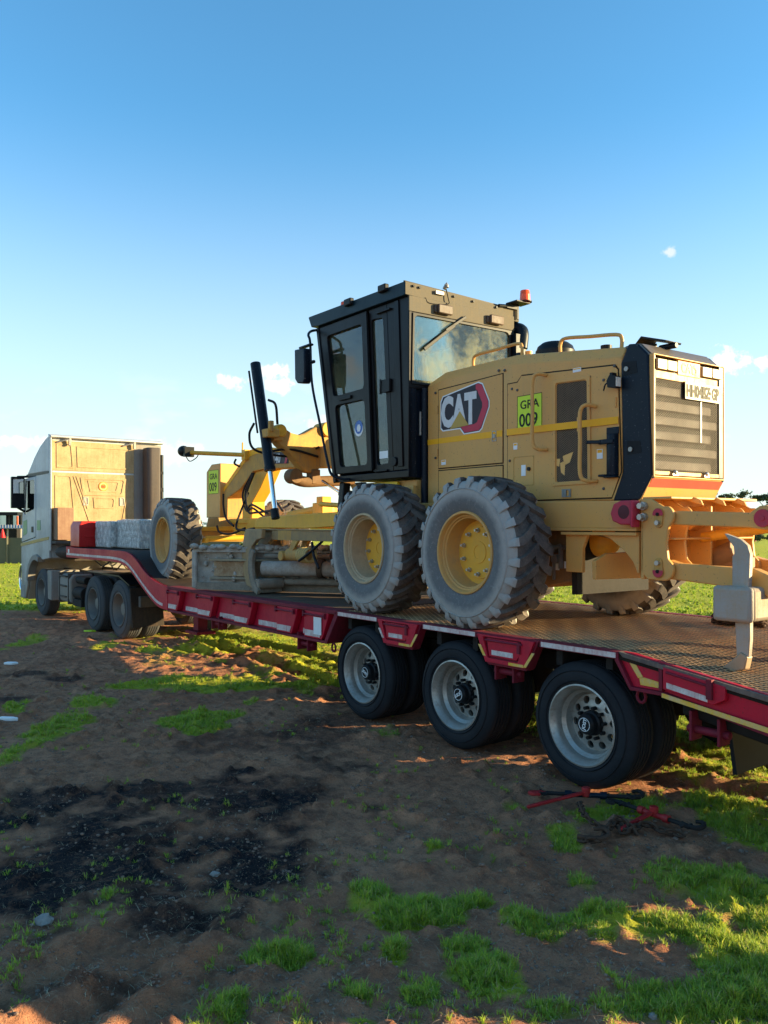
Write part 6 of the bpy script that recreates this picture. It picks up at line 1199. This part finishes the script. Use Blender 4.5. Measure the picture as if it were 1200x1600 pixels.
LEAFM = N('tree_foliage'); inf = LEAFM.n.new('ShaderNodeNewGeometry')
ln = LEAFM.noise(.9, 4); LEAFM.col(LEAFM.mix(LEAFM.rng(ln, .3, .7), (.022, .045, .018), (.075, .095, .028))); LEAFM.b.inputs['Roughness'].default_value = .8
LEAFM = LEAFM.m
def tree(kind, label, px, Z, H, Wc, base, seed, n=2600, leaf=.22, sparse=.5):
    rr = np.random.default_rng(seed); o_ = at(px, Z, 0); t = thing(kind, label, 'tree', tuple(o_), group='trees on the horizon')
    g = MB(); top_ = o_+Vector((rr.uniform(-.4, .4), rr.uniform(-.4, .4), H*.8)); mid = o_+Vector((rr.uniform(-.3, .3), rr.uniform(-.3, .3), H*.4))
    g.tube(curve3([o_, mid, top_], 4), [H*.032*(1-.08*i) for i in range(9)], 8)
    cl = []
    for k in range(9 if n > 1000 else 6):
        zz = base*H+rr.random()*(1-base)*H*.85; an = rr.random()*6.28; rad = Wc*.5*(.35+.65*rr.random())*(1-.45*(zz/H)**2)
        c = o_+Vector((rad*math.cos(an), rad*math.sin(an), zz+H*.08)); cl.append((c, Wc*(.10+.14*rr.random())))
        st_ = o_+(mid-o_)*(zz/H*1.4 if zz/H*1.4 < 1 else 1); g.tube(curve3([st_, (st_+c)/2+Vector((0, 0, .2)), c], 3), [H*.014, H*.012, H*.010, H*.008, H*.006, H*.005, H*.004], 6)
        for q in range(2): c2 = c+Vector(rr.normal(0, Wc*.09, 3)); c2.z = c.z+rr.normal(0, H*.03); cl.append((c2, Wc*(.06+.08*rr.random())))
    part('trunk', g, BARK, t)
    vs = []; fs = []
    for k in range(n):
        c, r_ = cl[rr.integers(len(cl))]; d = rr.normal(0, 1, 3); d /= np.linalg.norm(d)+1e-6; d *= r_*(rr.random()**.45); d[2] *= .55
        p_ = np.array(c)+d; u = rr.normal(0, 1, 3); u /= np.linalg.norm(u); w_ = np.cross(u, rr.normal(0, 1, 3)); w_ /= np.linalg.norm(w_); s_ = leaf*(.5+rr.random())
        o2 = len(vs); vs += [tuple(p_-u*s_), tuple(p_+w_*s_*.45), tuple(p_+u*s_), tuple(p_-w_*s_*.45)]; fs.append((o2, o2+1, o2+2, o2+3))
    me_ = bpy.data.meshes.new('crown'); me_.from_pydata([Vector(v)-Vector(o_) for v in vs], [], fs); me_.materials.append(LEAFM); c_ = bpy.data.objects.new('crown', me_); COL.objects.link(c_); c_.parent = t
tree('acacia_tree', 'flat-branched dark tree just right of the grader radiator', 1140, 115, 7.2, 6.4, .45, 1, 3800, .17)
tree('acacia_tree', 'dark tree cut by the right edge of the photo', 1206, 110, 7.6, 5.6, .3, 2, 3400, .2)
tree('bushy_tree', 'dark low tree seen through the ripper links', 1150, 62, 2.7, 4.4, .05, 3, 2600, .14)
tree('bushy_tree', 'small green tree seen under the front frame of the grader', 404, 140, 6.0, 4.5, .2, 5, 1300, .28)
tree('bushy_tree', 'round green bush behind the front axle of the grader', 374, 70, 1.5, 4.2, .0, 6, 1500, .14)
tree('bushy_tree', 'distant tree standing behind the white shed to the left', 455, 150, 4.4, 7, .1, 7, 1200, .3)
tree('bushy_tree', 'distant low tree behind the rear grader tyre', 890, 160, 3.2, 8, .0, 8, 1200, .3)
tree('bushy_tree', 'distant low tree beyond the right end of the wall', 300, 150, 3.5, 9, .0, 9, 1200, .3)

# ------------------------------------------------------------------ grass, straw and clods (nobody could count them)
def blades(n, px_rng, py_rng, hgt, wid, seed, mask, minm=.12, name='grass', mats=None, flat=False, label=''):
    rr = np.random.default_rng(seed)
    per = 1 if flat else 16; nc = n*9//per
    px = rr.uniform(*px_rng, nc); u = rr.random(nc); py = py_rng[0]+(py_rng[1]-py_rng[0])*u
    Z = 2560/(py-820); x = CAMF[0]*Z+CAMR[0]*(px-600)/1280*Z; y = CAMF[1]*Z+CAMR[1]*(px-600)/1280*Z
    m = mask(x, y); tuft = np.clip((fbm(x*9, y*9, 4, 77)-.36)*6, 0, 1) if not flat else 1
    k = rr.random(nc) < np.clip((m-minm)*1.4, 0, 1)*(.06+.94*tuft); x, y, m = x[k][:n//per], y[k][:n//per], m[k][:n//per]
    big = .55+.75*rr.random(len(x))**1.5                                     # each tuft its own size, blades splay out from its middle
    x, y, m, big = [np.repeat(v, per) for v in (x, y, m, big)]; c = len(x)
    a = rr.uniform(0, 6.283, c); r0 = np.abs(rr.normal(0, hgt*.30, c))*(0 if flat else 1); x = x+r0*np.cos(a); y = y+r0*np.sin(a); a = a+rr.normal(0, .6, c)
    z = gheight(x, y); s = (.45+.8*rr.random(c))*(.6+.5*np.clip(m, 0, 1))*big; h = hgt*s*(1.15-.5*np.clip(r0/(hgt*.5), 0, 1)); w = wid*(.7+.6*rr.random(c))
    if flat: h = np.full(c, .004)+rr.random(c)*.02
    ln = (.25+1.2*rr.random(c))*hgt*s if not flat else hgt*(.4+1.2*rr.random(c))
    dx, dy = np.cos(a), np.sin(a); sxv, syv = -dy*w, dx*w
    V = np.zeros((c, 7, 3), np.float32)
    for i, (t_, hh) in enumerate(((0, 0), (.30, .55), (.65, .9), (1.0, 1.0 if not flat else .6))):
        cx_, cy_ = x+dx*ln*t_**1.3*.75, y+dy*ln*t_**1.3*.75; cz = z-.004+h*hh
        wv = (1, .85, .55, 0)[i]
        if i < 3: V[:, i*2, 0] = cx_+sxv*wv; V[:, i*2, 1] = cy_+syv*wv; V[:, i*2, 2] = cz; V[:, i*2+1, 0] = cx_-sxv*wv; V[:, i*2+1, 1] = cy_-syv*wv; V[:, i*2+1, 2] = cz
        else: V[:, 6, 0] = cx_; V[:, 6, 1] = cy_; V[:, 6, 2] = cz
    base = (np.arange(c)*7)[:, None]; F = np.concatenate([base+np.array(q)[None, :] for q in ((0, 1, 3), (0, 3, 2), (2, 3, 5), (2, 5, 4), (4, 5, 6))], 1).reshape(-1, 3).astype(np.int32)
    me_ = bpy.data.meshes.new(name); me_.vertices.add(c*7); me_.vertices.foreach_set('co', V.ravel()); me_.loops.add(F.size); me_.loops.foreach_set('vertex_index', F.ravel())
    me_.polygons.add(len(F)); me_.polygons.foreach_set('loop_start', np.arange(0, F.size, 3, dtype=np.int32)); me_.update()
    ca = me_.color_attributes.new('tone', 'FLOAT_COLOR', 'POINT'); tn_ = np.repeat(np.stack([rr.random(c), np.clip(m, 0, 1), rr.random(c), np.ones(c)], 1), 7, 0).astype(np.float32); ca.data.foreach_set('color', tn_.ravel())
    me_.materials.append(mats); o = mkobj(name, me_); o['kind'] = 'stuff'; tag(o, label, name.replace('_', ' ')); return o
GM = N('grass_blades'); at_ = GM.n.new('ShaderNodeAttribute'); at_.attribute_name = 'tone'; s_ = GM.sep(at_.outputs['Color'])
c_ = GM.mix(s_[0], (.22, .38, .055), (.50, .56, .05)); c_ = GM.mix(GM.rng(s_[2], .78, .92), c_, (.46, .40, .15)); GM.col(c_); GM.b.inputs['Roughness'].default_value = .55; GM.b.inputs['Specular IOR Level'].default_value = .25
tr_ = GM.n.new('ShaderNodeBsdfTranslucent'); GM.l.new(c_, tr_.inputs[0]); ms_ = GM.n.new('ShaderNodeMixShader'); ms_.inputs[0].default_value = .45; GM.l.new(GM.b.outputs[0], ms_.inputs[1]); GM.l.new(tr_.outputs[0], ms_.inputs[2]); GM.l.new(ms_.outputs[0], GM.n['Material Output'].inputs[0])
SM = N('dry_straw'); SM.col(SM.mix(SM.noise(3, 2), (.34, .24, .13), (.50, .40, .25))); SM.b.inputs['Roughness'].default_value = .8
near_mask = lambda x, y: np.maximum(np.maximum(blobs(GRASS, x, y, .8), field(x, y)), np.clip((fbm(x*1.7, y*1.7, 5, 91)-.50)*4, 0, .145))
blades(170000, (-60, 1280), (1120, 1680), .042, .0020, 21, near_mask, name='grass', mats=GM.m, label='tufted short green grass in the near foreground')
blades(110000, (-60, 1280), (960, 1150), .048, .0038, 22, near_mask, name='grass', mats=GM.m, label='short grass between the truck and the trailer axles')
blades(120000, (-120, 1300), (862, 965), .07, .012, 23, near_mask, name='grass', mats=GM.m, label='bright sunlit grass field beyond the trailer')
blades(8000, (-60, 1280), (1120, 1680), .070, .0010, 24, lambda x, y: np.ones_like(x)*.8, name='dry_straw', mats=SM.m, flat=True, label='scattered dry straw over the bare soil')
blades(5000, (-60, 1280), (970, 1150), .12, .0020, 25, lambda x, y: np.ones_like(x)*.8, name='dry_straw', mats=SM.m, flat=True, label='scattered dry straw under the trailer')
# clods
rr = np.random.default_rng(5); vs = []; fs = []
ico = [(0, 0, 1), (.89, 0, .45), (.28, .85, .45), (-.72, .53, .45), (-.72, -.53, .45), (.28, -.85, .45), (.72, .53, -.45), (-.28, .85, -.45), (-.89, 0, -.45), (-.28, -.85, -.45), (.72, -.53, -.45), (0, 0, -1)]
icf = [(0, 1, 2), (0, 2, 3), (0, 3, 4), (0, 4, 5), (0, 5, 1), (1, 6, 2), (2, 7, 3), (3, 8, 4), (4, 9, 5), (5, 10, 1), (6, 7, 2), (7, 8, 3), (8, 9, 4), (9, 10, 5), (10, 6, 1), (11, 7, 6), (11, 8, 7), (11, 9, 8), (11, 10, 9), (11, 6, 10)]
for k in range(16000):
    px_, py_ = rr.uniform(-60, 1280), rr.uniform(1000, 1680); x_, y_, Z_ = onground(px_, py_)
    r_ = (.0025+.010*rr.random()**6)*(1 if Z_ < 5 else 1.4)
    vs.append((x_, y_, r_, rr.random()))
VX = np.array(vs); zz = gheight(VX[:, 0], VX[:, 1]); ok = fbm(VX[:, 0]*2, VX[:, 1]*2, 3, 50) > .42; V = []; F = []
for (x_, y_, r_, t_), z_, k in zip(vs, zz, ok):
    if not k: continue
    o2 = len(V); V += [(x_+a*r_*(.8+.5*t_), y_+b*r_, z_+r_*.2+c*r_*.7) for a, b, c in ico]; F += [(a+o2, b+o2, c+o2) for a, b, c in icf]
me_ = bpy.data.meshes.new('soil_clods'); me_.from_pydata(V, [], F); me_.materials.append(painted('soil_clod', (.20, .125, .09), (.30, .20, .145), .6, .95, scale=3, streak=False)); o = mkobj('soil_clods', me_); o['kind'] = 'stuff'; tag(o, 'small clods and crumbs scattered over the bare ground', 'soil')
